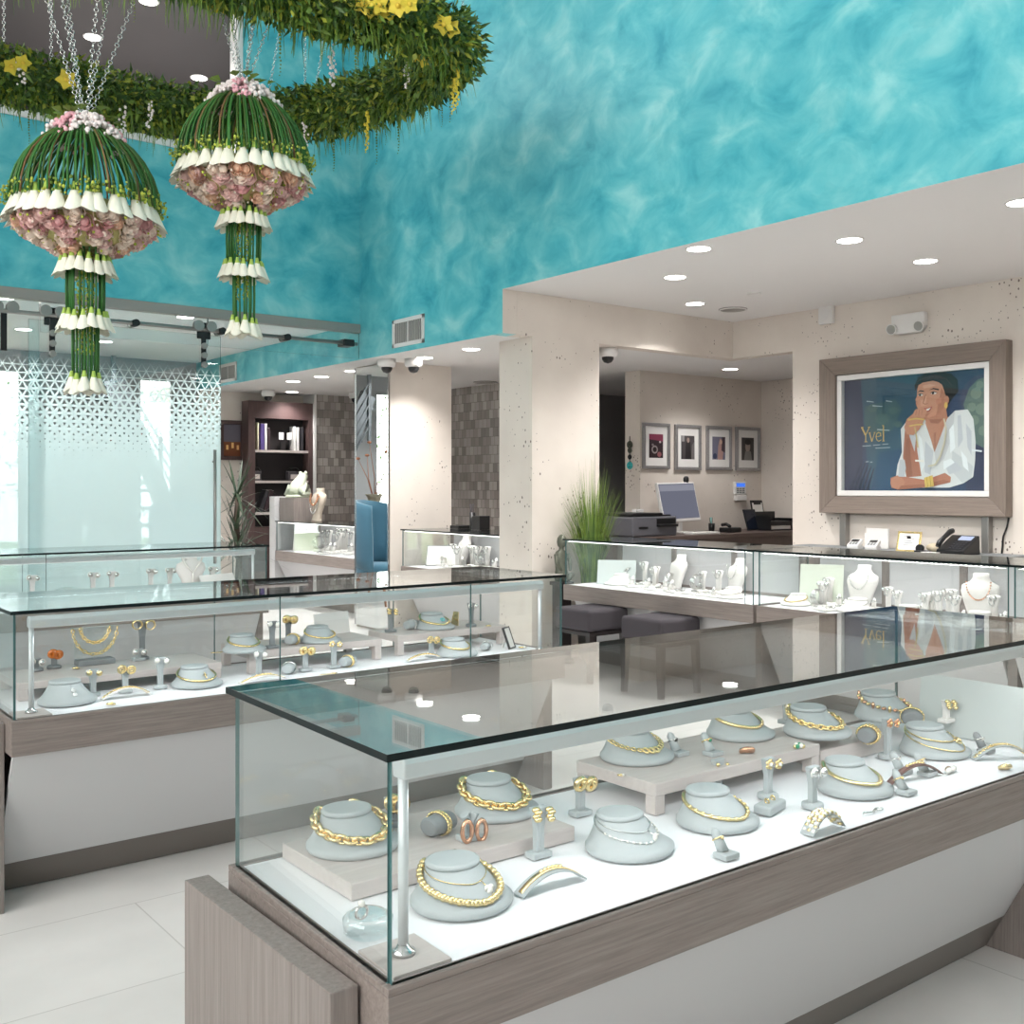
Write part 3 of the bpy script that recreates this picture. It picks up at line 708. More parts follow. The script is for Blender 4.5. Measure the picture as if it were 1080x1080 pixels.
def necklace_mb(style):
    m = MB()
    if style == 'curb': chain(neck_path(27, .26, .95, off=.007), .0125, .0042, m=m)
    elif style == 'curb_slim': chain(neck_path(32, .24, .9, off=.005), .0095, .0032, m=m)
    elif style == 'rope':
        p = neck_path(60, .16, .95, off=.005)
        for i, c in enumerate(p): m.sphere(c, .0075 if i % 2 else .0062, 8, 5)
    elif style == 'tube': m.tube(neck_path(48, .36, 1.0, off=.004), .0048, 8)
    elif style == 'collar': m.tube(neck_path(48, .30, .98, off=.003), .0062, 8, flat=.55)
    elif style == 'flat':
        p = neck_path(44, .22, .9, off=.003); m.tube(p, .005, 6, flat=.6)
        for c in p[8:-8:2]: m.sphere(c, .0058, 6, 4)
    elif style == 'rings':
        p = neck_path(26, .34, .95, off=.004)
        for i, c in enumerate(p):
            if i in (11, 12, 13): m.torus(c, .0085, .0028, (0, -.7, 1), 12, 5)
            m.torus(c, .0062, .0022, (0, -.6, 1), 10, 5)
    elif style == 'fine':
        p = neck_path(60, .3, .95, off=.002, pw=1.2); m.tube(p, .0013, 5)
        for c in p[14:-14:2]: m.sphere(c, .0029, 6, 4, 1)
    elif style == 'pendant' or style == 'heart':
        p = neck_path(40, .62, 1.0, 2.3, .0015, 1.1); m.tube(p, .001, 5)
        q = bust_pt(.32, .40, .003)
        m.tube([bust_pt(.28, .64, .0015), q], .001, 5)
        if style == 'heart':
            m.sphere(q+Vector((-.0038, 0, .002)), .0065, 10, 6, 1, (1, .6, 1)); m.sphere(q+Vector((.0038, 0, .002)), .0065, 10, 6, 1, (1, .6, 1)); m.sphere(q+Vector((0, -.003, -.004)), .0066, 10, 6, 1, (1, .6, 1.2))
        else: m.sphere(q, .0065, 10, 6, 1, (1, .6, 1.3))
    elif style == 'drops':
        m.tube([bust_pt(.1, .95, .001), bust_pt(.12, .66, .002)], .0009, 5)
        for t, r in ((.62, .008), (.38, .008)): 
            q = bust_pt(.13, t, .004); m.torus(q, r*.75, .0022, (0, -.8, .6), 12, 5); m.sphere(q, .004, 8, 5)
    elif style == 'cross':
        m.tube(neck_path(50, .22, .9, off=.004), .0042, 7)
        q = bust_pt(.22, .58, .004); m.bar(q+Vector((0, .008, .008)), q+Vector((0, -.010, -.010)), .004, .003); m.bar(q+Vector((-.008, .001, .001)), q+Vector((.008, .001, .001)), .004, .003)
    elif style == 'double':
        m.tube(neck_path(50, .50, 1.0, off=.003), .0022, 6); m.tube(neck_path(50, .10, .9, off=.003), .0019, 6)
        q = bust_pt(.45, .44, .005); m.torus(q, .011, .0022, (0, -.7, 1), 14, 5); m.sphere(q, .005, 8, 5)
    elif style == 'leafy':
        p = neck_path(26, .30, .95, off=.006)
        for i, c in enumerate(p):
            m.sphere(c, .0105, 8, 5, i % 2, (1, .55, .5) if i % 3 else (.5, .5, 1))
    elif style == 'pearls':
        for c in neck_path(38, .26, .95, off=.006): m.sphere(c, .0068, 10, 6)
    elif style == 'stone':
        m.tube(neck_path(48, .24, .98, off=.004), .0065, 8, flat=.6)
        q = bust_pt(.2, .6, .004); m.torus(q, .009, .003, (0, -.7, 1), 12, 5, 1)
    return m
JM = {'gold': ['gold', 'gold'], 'silver': ['silver', 'pearl'], 'rose': ['rose', 'gold'], 'pearls': ['pearl', 'pearl'], 'turq': ['gold', 'turq'], 'goldpearl': ['gold', 'pearl']}
def bust(px, py, z, j, style, met='gold', cat='necklace', mat='grey', rot=0.0, sc=1.0, second=None, adj='pale grey', group=None):
    loc = at(px, py, z); loc.z += .0012
    t = thing('neck_form', '%s neck form under the %s' % (adj, j), 'jewelry display', loc, rot); t.scale = (sc,)*3
    part(('bust_body', mat), 'body', bust_body, mat, t); part(('bust_cap', mat), 'neck_cap', bust_cap, mat, t)
    def neck(style, met, j):
        k = ('neck', style, met)
        if k not in MESHES:
            o = necklace_mb(style).build('necklace', JM[met]); MESHES[k] = o.data
        else:
            o = bpy.data.objects.new('necklace', MESHES[k]); C.objects.link(o)
        o.location = loc; o.rotation_euler = (0, 0, rot); o.scale = (sc,)*3
        tag(o, j, 'necklace')
    if style: neck(style, met, j)
    if second: neck(*second)
def leaf_cluster(m, c, s, n=5):
    rr = random.Random(3)
    for i in range(n):
        a = 2*PI*i/n; m.sphere((c[0]+s*.6*math.cos(a), c[1]-s*.2, c[2]+s*.6*math.sin(a)), s*.55, 7, 5, 0, (1, .5, .7))
    m.sphere((c[0], c[1]-s*.5, c[2]), s*.35, 7, 5, 1)
def earring_mb(kind):
    m = MB()
    if kind == 'leaf':
        for i in range(4): m.sphere((.003*math.sin(i*2), -.002-.002*i, -.004*i+.006), .007, 8, 5, 0, (1, .7, .6))
    elif kind == 'knot':
        m.torus((0, -.006, 0), .0085, .0052, (0, 1, .3), 14, 7); m.torus((0, -.006, 0), .006, .0042, (.8, .4, .2), 12, 6)
    elif kind == 'hoop': m.torus((0, -.004, -.012), .012, .0028, (.5, 1, 0), 18, 6)
    elif kind == 'oval': m.torus((0, -.005, -.014), .0115, .0038, (.25, 1, 0), 18, 6, 0, (.62, 1.25))
    elif kind == 'flower': leaf_cluster(m, (0, -.004, 0), .0095, 5)
    elif kind == 'disc':
        m.torus((0, -.005, 0), .0095, .0028, (0, 1, .2), 16, 6); m.torus((0, -.006, 0), .004, .002, (0, 1, .2), 10, 5)
    elif kind == 'stud': m.sphere((0, -.005, 0), .0075, 10, 6); m.torus((0, -.005, 0), .0075, .0016, (0, 1, .2), 12, 5, 1)
    elif kind == 'drop':
        for i in range(4): m.sphere((0, -.004, -.007*i), .0036-.0003*i, 6, 4, i % 2)
    elif kind == 'spiral':
        for i in range(4): m.torus((0, -.004-.003*i, 0), .018, .0024, (.15, 1, .15*(i-1.5)), 20, 5)
    return m
EM = {'gold': ['gold', 'pearl'], 'silver': ['silver', 'pearl'], 'pearl': ['pearl', 'silver'], 'amber': ['amber', 'gold'], 'rose': ['rose', 'gold'], 'goldd': ['gold', 'silver']}
def stand_mb(h, style):
    m = MB()
    if style == 'tee':
        rs = []
        for z, w, d in ((0, .010, .007), (h*.5, .010, .007), (h*.8, .014, .008), (h, .019, .008)):
            rs.append([(-w, -d, z), (w, -d, z), (w, d, z), (-w, d, z)])
        m.rings(rs, smooth=False)
        m.box(-.0015, -.0085, h*.1, .0015, -.0055, h*.97)
    elif style == 'vee':
        for s in (-1, 1): m.tube([(s*.004, 0, 0), (s*.006, 0, h*.6), (s*.013, 0, h)], [.008, .008, .011], 8)
    return m
def earstand(px, py, z, j, kind, met='gold', h=.085, mat='grey', style='tee', rot=0.0, base='slab', sc=1.0, adj='grey', one=False, spread=.0175):
    loc = at(px, py, z); loc.z += .0012
    t = thing('earring_stand', '%s earring stand holding the %s' % (adj, j), 'jewelry display', loc, rot); t.scale = (sc,)*3
    part(('ebase', base, mat), 'base', (lambda: MB().box(-.024, -.016, 0, .024, .016, .012)) if base == 'slab' else (lambda: MB().lathe([(.025, 0), (.026, .005), (.025, .011), (.02, .013)], 24)), mat, t, .002 if base == 'slab' else 0)
    part(('estem', h, style, mat), 'stem', lambda: stand_mb(h, style), mat, t, .0015).location = (0, 0, .012)
    for s in ((0,) if one else (-1, 1)):
        k = ('ear', kind, met)
        if k not in MESHES:
            o = earring_mb(kind).build('earring', EM[met]); MESHES[k] = o.data
        else:
            o = bpy.data.objects.new('earring', MESHES[k]); C.objects.link(o)
        R = Matrix.Rotation(rot, 4, 'Z')
        o.location = loc+R @ Vector((s*spread*sc, -.0105*sc, (h+.003 if s <= 0 else h-.002)*sc)); o.rotation_euler = (0, 0, rot); o.scale = (sc*(1.0 if kind == 'spiral' else 1.45),)*3
        if one: tag(o, j, 'earring')
        else: tag(o, ('left' if s < 0 else 'right')+' one of the two '+j, 'earring', 'pair of '+j)
def ringstand(px, py, z, j, gem=None, met='gold', mat='grey', rot=0.0, sc=1.0, lean=.55, adj='grey', both=True):
    loc = at(px, py, z); loc.z += .0012
    t = thing('ring_stand', '%s ring finger under the %s' % (adj, j), 'jewelry display', loc, rot); t.scale = (sc,)*3
    part(('rbase', mat), 'base', lambda: MB().box(-.021, -.018, 0, .021, .018, .011), mat, t, .002)
    def finger():
        m = MB(); p = [Vector((0, .008, .009)), Vector((0, .008+.02*lean, .028)), Vector((0, .008+.04*lean, .045)), Vector((0, .008+.045*lean, .052))]
        return m.tube(p, [.0125, .011, .0095, .004], 12)
    part(('finger', lean, mat), 'finger', finger, mat, t)
    def ring():
        m = MB(); c = Vector((0, .008+.027*lean, .033)); ax = (0, lean, .9)
        m.torus(c, .0115, .002, ax, 18, 6); g = c+Vector((0, -.0125, .004))
        if gem: m.sphere(g, .0062, 8, 5, 1, (1, .8, .9)); m.torus(g, .0062, .0018, (0, 1, .5), 10, 5)
        else: m.sphere(g, .0038, 8, 5, 0)
        return m
    k = ('ring', gem, met, lean)
    if k not in MESHES:
        o = ring().build('ring', [met, gem or met]); MESHES[k] = o.data
    else:
        o = bpy.data.objects.new('ring', MESHES[k]); C.objects.link(o)
    o.location = loc; o.rotation_euler = (0, 0, rot); o.scale = (sc,)*3; tag(o, j, 'ring')
def arc_pts(L, h, n):
    return [(-L/2+L*i/(n-1), h*(1-(2*i/(n-1)-1)**2)) for i in range(n)]
def ramp_(px, py, z, j, met='gold', L=.14, h=.028, w=.03, mat='grey', rot=0.0, style='links', adj='grey', strap=None):
    loc = at(px, py, z); loc.z += .0012
    t = thing('bracelet_ramp', '%s curved ramp under the %s' % (adj, j), 'jewelry display', loc, rot)
    m = MB(); n = 15; P = arc_pts(L, h, n)
    m.rings([[(x, -w/2, zz), (x, w/2, zz), (x, w/2, zz+.003), (x, -w/2, zz+.003)] for x, zz in P], smooth=False); m.build('arch', mat, t)
    b = MB()
    if style == 'links':
        P2 = arc_pts(L*.92, h*.93, 30)
        for i, (x, zz) in enumerate(P2):
            b.torus((x, 0, zz+.0065), .0052, .0019, (0, 0.3*(-1)**i, 1), 10, 5)
    elif style == 'band':
        b.rings([[(x, -.006, zz+.0045), (x, .006, zz+.0045), (x, .006, zz+.007), (x, -.006, zz+.007)] for x, zz in arc_pts(L*.95, h*.97, 20)])
        P2 = arc_pts(L*.3, h*.1, 6)
        for x, zz in P2: b.sphere((x, 0, zz+h*.9+.006), .0052, 6, 4, 1)
    elif style == 'cluster':
        rr = random.Random(5)
        for i, (x, zz) in enumerate(arc_pts(L*.85, h*.9, 16)):
            for k in (-1, 0, 1): b.sphere((x+rr.uniform(-.003, .003), k*w*.33, zz+.009), .0068, 7, 5, (i+k) % 2, (1, 1, .7))
    o = b.build('bracelet', [strap or met, met if strap else ('pearl' if style == 'cluster' else met)]); o.location = loc; o.rotation_euler = (0, 0, rot)
    tag(o, j, 'bracelet')
def pillow(px, py, z, j, met='gold', mat='greydk', rot=0.0, style='links', L=.075, r=.022, adj='grey', up=0.0):
    loc = at(px, py, z); loc.z += .0012
    t = thing('bracelet_pillow', '%s bracelet pillow inside the %s' % (adj, j), 'jewelry display', loc, rot)
    def pl():
        m = MB(); P = [(-L/2, r*.75), (-L/2+.006, r*.95), (0, r), (L/2-.006, r*.95), (L/2, r*.75)]
        return m.rings([[(x, q*1.15*math.cos(2*PI*k/20), r+q*.92*math.sin(2*PI*k/20)) for k in range(20)] for x, q in P])
    part(('pillow', L, r, mat), 'cushion', pl, mat, t)
    m = MB(); n = 20
    for i in range(n):
        a = 2*PI*i/n; c = (0, (r*1.15+.004)*math.cos(a), r+(r*.92+.0035)*math.sin(a))
        if style == 'links': m.torus(c, .0058, .0022, (0, math.cos(a), math.sin(a)), 9, 5)
        elif style == 'mesh':
            for s in (-.009, 0, .009): m.sphere((c[0]+s, c[1], c[2]), .0046, 6, 4)
        else: m.sphere(c, .0042, 6, 4)
    if style == 'bangle': m = MB(); m.rings([[(-.007, (r*1.15+o_)*math.cos(2*PI*i/24), r+(r*.92+o_)*math.sin(2*PI*i/24)) for i in range(24)] for o_ in (.0015,)]+[[(.007, (r*1.15+o_)*math.cos(2*PI*i/24), r+(r*.92+o_)*math.sin(2*PI*i/24)) for i in range(24)] for o_ in (.0015,)]+[[(.007, (r*1.15+.005)*math.cos(2*PI*i/24), r+(r*.92+.005)*math.sin(2*PI*i/24)) for i in range(24)], [(-.007, (r*1.15+.005)*math.cos(2*PI*i/24), r+(r*.92+.005)*math.sin(2*PI*i/24)) for i in range(24)]], closed=True)
    o = m.build('bracelet', met); o.location = loc; o.rotation_euler = (0, 0, rot); tag(o, j, 'bracelet')
def loose(px, py, z, j, kind, mats, name='ring', cat='ring', rot=0.0, sc=1.0):
    m = MB()
    if kind == 'ring': m.torus((0, 0, .0035), .011, .003, (.1, .1, 1), 20, 6); m.sphere((0, -.011, .006), .005, 8, 5, 1)
    elif kind == 'wide': m.torus((0, 0, .008), .016, .0075, (.3, .5, 1), 20, 8)
    elif kind == 'brooch':
        for i in range(7): m.sphere((.013*math.cos(i*.9), .008*math.sin(i*.9), .006+.002*(i % 3)), .006, 7, 5, i % len(mats))
    elif kind == 'chain':
        p = [(-.03+.012*i, .006*math.sin(i*1.7), .003) for i in range(6)]; m.tube(p, .002, 5)
        m.torus((.035, 0, .003), .009, .002, (0, .1, 1), 12, 5)
    elif kind == 'shells':
        for i in range(3): m.sphere((-.012+.012*i, .006*math.sin(i*2.2), .008), .014, 10, 6, i % len(mats), (1.5, .55, .5))
    o = m.build(name, mats); o.location = at(px, py, z)+Vector((0, 0, .0012)); o.rotation_euler = (0, 0, rot); o.scale = (sc,)*3
    tag(o, j, cat); return o
def riser(p0, x1, depth, top, label, legs=True, th=.03, zb=BT):
    """low platform: p0 front left corner on the deck, x1 its right end"""
    p0 = p0.copy(); depth = min(depth, RECTS[CUR[0]][3]-.004-p0.y); t = thing('display_riser', label, 'display riser', (p0.x, p0.y, zb+.0006)); L = x1-p0.x; H = top-zb
    if legs:
        MB().box(0, 0, H-th, L, depth, H).build('slab', 'riser', t, bevel=.002)
        w = .035
        for x in (0, L-w):
            for y in (0, depth-w): MB().box(x+.002, y+.002, 0, x+w-.002, y+w-.002, H-th-.0005).build('leg', 'riser', t)
    else:
        MB().box(0, 0, 0, L, depth, H).build('block', 'riser', t, bevel=.002)
    return t
def board(px, py, z, w, h, label, rot, lean=.35, mat='whiteleather', frame=None, name='display_board'):
    loc = px if py is None else at(px, py, z)
    if py is not None and CUR[0] in ('stool', 'poster', 'alc', 'far'): loc.y -= .12; loc.x = min(max(loc.x, RECTS[CUR[0]][0]+.24), RECTS[CUR[0]][0]+.30)
    if py is not None and CUR[0] == 'back': loc.x -= .14; loc.y = 7.15
    t = thing(name, label, 'display board', loc, rot)
    b = MB(); b.xf = Matrix.Rotation(-lean, 4, 'X')
    b.box(-w/2, 0, .001, w/2, .006, h); b.build('panel', mat, t, bevel=.001)
    if frame:
        f = MB(); f.xf = b.xf
        f.box(-w/2-.006, -.002, .001, -w/2, .008, h+.006).box(w/2, -.002, .001, w/2+.006, .008, h+.006).box(-w/2, -.002, h, w/2, .008, h+.006).box(-w/2, -.002, .001, w/2, .0, .007); f.build('border', frame, t)
    s = MB().bar((0, h*.7*math.sin(lean)+.008, h*.7*math.cos(lean)), (0, h*.95*math.sin(lean)+.02, .002), .02, .003); s.build('easel_leg', mat, t)
    return t
D0 = BT
# ---------------------------------------------------------------- nearest counter
pA = at(371, 951, D0); pA2 = at(604, 886, D0); TA = .676
riser(pA, pA2.x, .30, TA, 'low pale wood platform at the left end of the nearest counter', legs=False)
pB = at(691, 861, D0); TB = .718
pB2 = at_d(0, 0, 1)
xB2 = pB.x+.62
riser(pB, xB2, .30, TB, 'pale wood platform on short legs in the middle of the nearest counter')
xC0 = xB2+.03; TC_ = .69
riser(Vector((xC0, pB.y+.02, D0)), xC0+.33, .28, TC_, 'low pale platform near the right end of the nearest counter', legs=False)
bust(373, 893, TA, 'chunky gold link chain at the nearest counter\'s left end', 'curb', sc=1.0)
bust(487, 952, D0, 'plaited gold chain beside the nearest front rail post', 'rope', second=('heart', 'goldpearl', 'fine chain with a white heart pendant near the front rail post'))
bust(524, 857, TA, 'heavy gold chain behind the gold leaf earrings', 'curb')
bust(664, 896, D0, 'thin sparkling white necklace on a wide front neck form', 'fine', 'silver', second=('pendant', 'silver', 'silver pendant with a small brown drop on the same neck form as the sparkling necklace'))
bust(672, 800, TB, 'gold necklace of small round links on the middle platform', 'rings')
bust(757, 868, D0, 'flat gold chain behind the small ring block', 'flat')
bust(781, 776, TB, 'smooth round gold collar on the middle platform', 'tube')
bust(862, 774, TB, 'gold fancy link chain at the middle platform\'s right end', 'curb_slim')
bust(902, 834, D0, 'plain flat gold collar behind the wide gold cuff', 'collar')
bust(936, 757, TC_, 'reddish gold leaf necklace on the right platform', 'leafy', 'rose', sc=1.05)
bust(986, 794, D0, 'double fine gold chain with a ring pendant', 'double', sc=1.05)
earstand(568, 904, D0, 'gold leaf earrings on the tall front stand', 'leaf', h=.09)
earstand(612, 860, D0, 'round gold knot earrings', 'knot', h=.075, spread=.016)
earstand(757, 838, D0, 'thin dangling gold earrings behind the flat gold chain', 'drop', 'goldd', h=.075)
earstand(810, 842, D0, 'gold flower earrings on a round footed stand', 'flower', h=.085, base='round')
earstand(857, 852, D0, 'plain studs on the stand left of the flat gold collar', 'stud', 'silver', h=.085, base='round')
earstand(936, 800, D0, 'rose gold flower earrings on a tall round footed stand', 'flower', 'rose', h=.10, base='round')
earstand(495, 886, TA, 'gold oval hoops at the front of the low platform', 'oval', 'rose', h=.042, style='vee', spread=.018)
earstand(414, 862, TA, 'wide gold cuff earrings behind the front corner', 'spiral', h=.05, mat='greydk', adj='dark grey', spread=.008)
earstand(998, 762, TC_+.0, 'golden pear shaped earrings on a white hook stand', 'leaf', 'gold', h=.055, mat='whiteleather', adj='white')
earstand(830, 763, TB, 'tiny gold studs half hidden behind the light rail', 'stud', 'gold', h=.05)
ringstand(766, 905, D0, 'slim gold ring in front of the flat gold chain', None, 'gold')
ringstand(716, 797, TB, 'dark stone ring on the middle platform', 'black', 'silver')
ringstand(752, 797, TB, 'emerald green ring on the middle platform', 'emerald', 'gold')
ringstand(956, 838, D0, 'gold band ring right of the flat gold collar', None, 'gold')
ringstand(952, 816, D0, 'silver cluster ring behind the brown strap bracelet', 'pearl', 'silver')
ringstand(978, 818, D0, 'gold cluster ring behind the brown strap bracelet', 'pearl', 'gold')
ringstand(1040, 794, D0, 'silver ring on a slanting finger at the right end', 'pearl', 'silver', mat='greydk', adj='dark grey')
ramp_(581, 936, D0, 'flat gold bracelet on the curved grey ramp at the front', 'gold', L=.155, h=.03, style='band')
ramp_(965, 822, D0, 'brown strap bracelet with a gold clasp', 'gold', L=.2, h=.034, w=.02, style='band', mat='brownstrap', strap='brownstrap', adj='brown', rot=-.12)
ramp_(1056, 800, D0, 'woven gold bracelet on a pale ramp at the right end', 'gold', L=.17, h=.035, w=.03, rot=-.5)
ramp_(868, 876, D0, 'wide gold and pearl cuff at the front edge', 'gold', L=.115, h=.036, w=.035, style='cluster')
pillow(463, 880, TA, 'gold bracelet on the dark cushion of the low platform', rot=.3)
pillow(916, 783, TC_, 'wide gold mesh band on the right platform', style='mesh', rot=.3)
pillow(962, 765, TC_, 'twisted gold bracelet on a large dark cushion', style='links', rot=.5, r=.025, L=.085)
loose(655, 819, TB, 'tiny gold ring lying on the front edge of the middle platform', 'ring', ['gold', 'pearl'], sc=.7)
loose(788, 795, TB, 'wide coral and gold ring lying on the middle platform', 'wide', ['rose'], sc=.9)
loose(843, 790, TB, 'small brooch of green, white and gold stones on the middle platform', 'brooch', ['gold', 'emerald', 'pearl'], 'brooch', 'brooch')
loose(1002, 815, D0, 'cluster of pale pink shell shaped pieces', 'shells', ['pearl', 'rose'], 'brooch', 'brooch', rot=.3)
loose(1060, 812, D0, 'wide gold ring lying near the front edge at the right', 'wide', ['gold'], sc=.8)
loose(918, 858, D0, 'silver chain lying loose on the deck right of the wide gold cuff', 'chain', ['silver', 'silver'], 'bracelet', 'bracelet')
def pad(px, py, z, j, rot=0):
    loc = at(px, py, z); loc.z += .0012
    t = thing('earring_pad', 'grey block pad under the '+j, 'jewelry display', loc, rot)
    MB().box(-.045, -.022, 0, .045, .022, .022).build('pad_body', 'grey', t, bevel=.005)
    for s in (-1, 1):
        o = MB().torus((0, 0, .005), .006, .002, (1, 0, .2), 12, 5).sphere((0, 0, .009), .003, 6, 4).build('earring', 'gold')
        o.location = loc+Matrix.Rotation(rot, 3, 'Z') @ Vector((s*.016, 0, .022)); tag(o, ('left' if s < 0 else 'right')+' one of the two '+j, 'earring', 'pair of '+j)
pad(812, 856, D0, 'tiny gold hoops on a grey block pad', rot=.25)
t = thing('crystal_stand', 'round clear crystal stand with a sparkling ring in the front corner', 'jewelry display', at(388, 985, D0))
MB().lathe([(.036, .001), (.042, .008), (.043, .03), (.036, .034)], 28).build('crystal_base', 'acryl', t)
MB().lathe([(.034, .0345), (.03, .038), (.02, .040)], 24, sx=1, sy=1).build('crystal_top', 'acryl', t)
o = MB().torus((0, 0, .012), .011, .0025, (0, 1, .1), 18, 6).sphere((0, 0, .026), .0065, 8, 5, 1).build('ring', ['silver', 'pearl'])
o.location = at(380, 972, D0+.041)+Vector((0, 0, .003)); tag(o, 'sparkling white ring on the round crystal stand', 'ring')
board(Vector((3.03, 1.665, D0+.001)), None, D0, .33, .175, 'large pale board leaning at the right end of the nearest counter', -PI/2, .12, 'boardgrey')
# ---------------------------------------------------------------- middle counter
CUR[0] = 'mid'; TL1, TL2, TL3 = .708, .735, .735
def R_(px0, py0, px1, top, depth, label, legs=True):
    p = at(px0, py0, D0); q = at(px1, py0-(px1-px0)*.10, D0)
    return riser(p, q.x, depth, top, label, legs)
riser(Vector((.93, 4.02, D0)), 1.68, .30, TL1, 'low pale platform at the left end of the middle counter', th=.026)
riser(Vector((1.80, 4.03, D0)), 2.42, .31, TL2, 'pale platform on legs near the middle of the middle counter')
riser(Vector((2.52, 4.06, D0)), 3.13, .26, TL3, 'pale platform on legs at the right end of the middle counter')
bust(71, 741, D0, 'two small silver drops at the middle counter\'s left front', 'drops', 'silver', sc=1.03)
bust(208, 723, D0, 'gold chain and small cross in the middle counter', 'cross', sc=1.0)
bust(482, 691, D0, 'thin gold chain at the middle counter\'s right front', 'tube', sc=1.0)
bust(258, 687, TL2, 'gold collar on the legged platform, left one', 'collar', sc=.92)
bust(338, 677, TL2, 'gold chain with a pendant on the legged platform', 'flat', sc=.92)
bust(459, 663, TL3, 'broad gold collar with a turquoise stone', 'stone', 'turq', sc=1.0)
# clear bust with two hanging chains
t = thing('neck_stand', 'clear upright necklace stand with two gold chains at the left of the middle counter', 'jewelry display', at(100, 698, TL1)+Vector((0, 0, .001)))
MB().box(-.07, -.03, 0, .07, .03, .022).build('foot', 'greydk', t, bevel=.003)
b = MB(); b.box(-.075, .003, .022, .075, .009, .145); b.build('back_plate', 'acryl', t)
for k, (w, d) in enumerate(((.085, .105), (.055, .06))):
    p = [Vector((w*math.cos(a), -.006, .146+d*math.sin(a))) for a in [PI+PI*i/16 for i in range(17)]]
    o = chain(p, .0085, .0026).build('necklace', 'gold'); o.location = at(100, 698, TL1)
    tag(o, ('long' if k == 0 else 'short')+' gold chain hanging on the clear upright stand', 'necklace')
earstand(98, 727, D0, 'white enamel stud earrings in the middle counter', 'stud', 'goldd', h=.085, base='round')
earstand(132, 722, D0, 'round openwork gold earrings in the middle counter', 'disc', h=.085, base='round', spread=.017)
earstand(169, 721, D0, 'pearl stud earrings with a gold top', 'stud', 'pearl', h=.105, base='round')
earstand(273, 708, D0, 'white pearl earrings below the left gold collar', 'stud', 'pearl', h=.09)
earstand(322, 702, D0, 'small gold earrings in front of the pendant chain', 'knot', h=.085)
earstand(352, 704, D0, 'gold ball earrings on the rightmost stand before the pendant chain', 'flower', h=.10)
earstand(38, 708, TL1, 'silver stud earrings on the left low platform', 'stud', 'silver', h=.035, mat='greydk', adj='dark grey', base='round')
earstand(57, 703, TL1, 'amber coloured earrings', 'knot', 'amber', h=.055, mat='greydk', adj='dark grey', base='round', spread=.010)
earstand(150, 690, TL1, 'spiral gold hoops on a dark stand', 'spiral', h=.14, mat='greydk', adj='dark grey', spread=.026)
earstand(146, 697, TL1, 'little silver studs beside the spiral hoops', 'stud', 'silver', h=.035)
earstand(287, 684, TL2, 'silver pearl earrings between the two platform neck forms', 'stud', 'pearl', h=.10, mat='greydk', adj='dark grey')
earstand(304, 678, TL2, 'gold twist earrings between the two platform neck forms', 'knot', h=.10, mat='greydk', adj='dark grey')
earstand(412, 667, TL3, 'gold leaf earrings beside the silver roll', 'leaf', h=.095, mat='greydk', adj='dark grey')
earstand(497, 661, TL3, 'dark stone earrings at the right of the middle counter', 'stud', 'silver', h=.1, mat='greydk', adj='dark grey', style='vee', base='round')
earstand(455, 680, D0, 'two gold button earrings before the right platform', 'disc', h=.075)
ramp_(133, 735, D0, 'gold link bracelet on a white curved ramp', 'gold', L=.17, h=.03, w=.04, mat='whiteleather', adj='white')
ramp_(278, 719, D0, 'thin gold bracelet on a wide white ramp', 'gold', L=.19, h=.022, w=.05, mat='whiteleather', adj='white', style='band')
ramp_(447, 696, D0, 'gold bead bracelet on a low ramp', 'gold', L=.17, h=.02, w=.03, mat='whiteleather', adj='white')
pillow(305, 710, D0, 'broad silver cuff on a pale roll', 'silver', 'grey', style='bangle', rot=.9)
pillow(367, 702, D0, 'gold bangle on a grey roll', 'gold', 'grey', style='links', rot=.4)
pillow(309, 680, TL2, 'gold rope bracelet on the legged platform', 'gold', 'grey', style='links', rot=.6)
pillow(434, 664, TL3, 'plain silver roll band beside the broad collar', 'silver', 'grey', style='beads', rot=.3)
pillow(513, 684, D0, 'small silver band beside the black bordered sign', 'silver', 'grey', style='beads', rot=.5, r=.018)
loose(117, 744, D0, 'gold ring lying in front of the white curved ramp', 'ring', ['gold', 'gold'], sc=1.2)
loose(80, 706, TL1, 'small gold ring lying on the left platform', 'ring', ['gold', 'gold'], sc=1)
loose(230, 689, TL2, 'gold bracelet lying at the left edge of the legged platform', 'chain', ['gold', 'gold'], 'bracelet', 'bracelet')
loose(345, 712, D0, 'gold chain lying before the gold ball earrings', 'chain', ['gold', 'gold'], 'bracelet', 'bracelet')
loose(515, 661, TL3, 'small gold ring at the right end of the right platform', 'ring', ['gold', 'gold'])
loose(551, 684, D0, 'gold ring right of the black bordered sign', 'ring', ['gold', 'pearl'], sc=1.4)
o = MB().rings([[(x, -.03, .012), (x, .03, .012), (x+.01, .02, .075), (x+.01, -.02, .075)] for x in (0, .004)], smooth=False).build('cuff', 'gold'); o.location = at(479, 662, TL3)
tag(o, 'upright flat gold cuff right of the broad turquoise collar', 'bracelet')
board(541, 684, D0, .055, .10, 'small white sign with a black border leaning in the middle counter', .5, .35, frame='black', name='sign_card')
board(Vector((2.31, 4.27, TL2+.001)), None, D0, .19, .10, 'plain white board standing in the middle counter behind the gold leaf earrings', .15, .15)
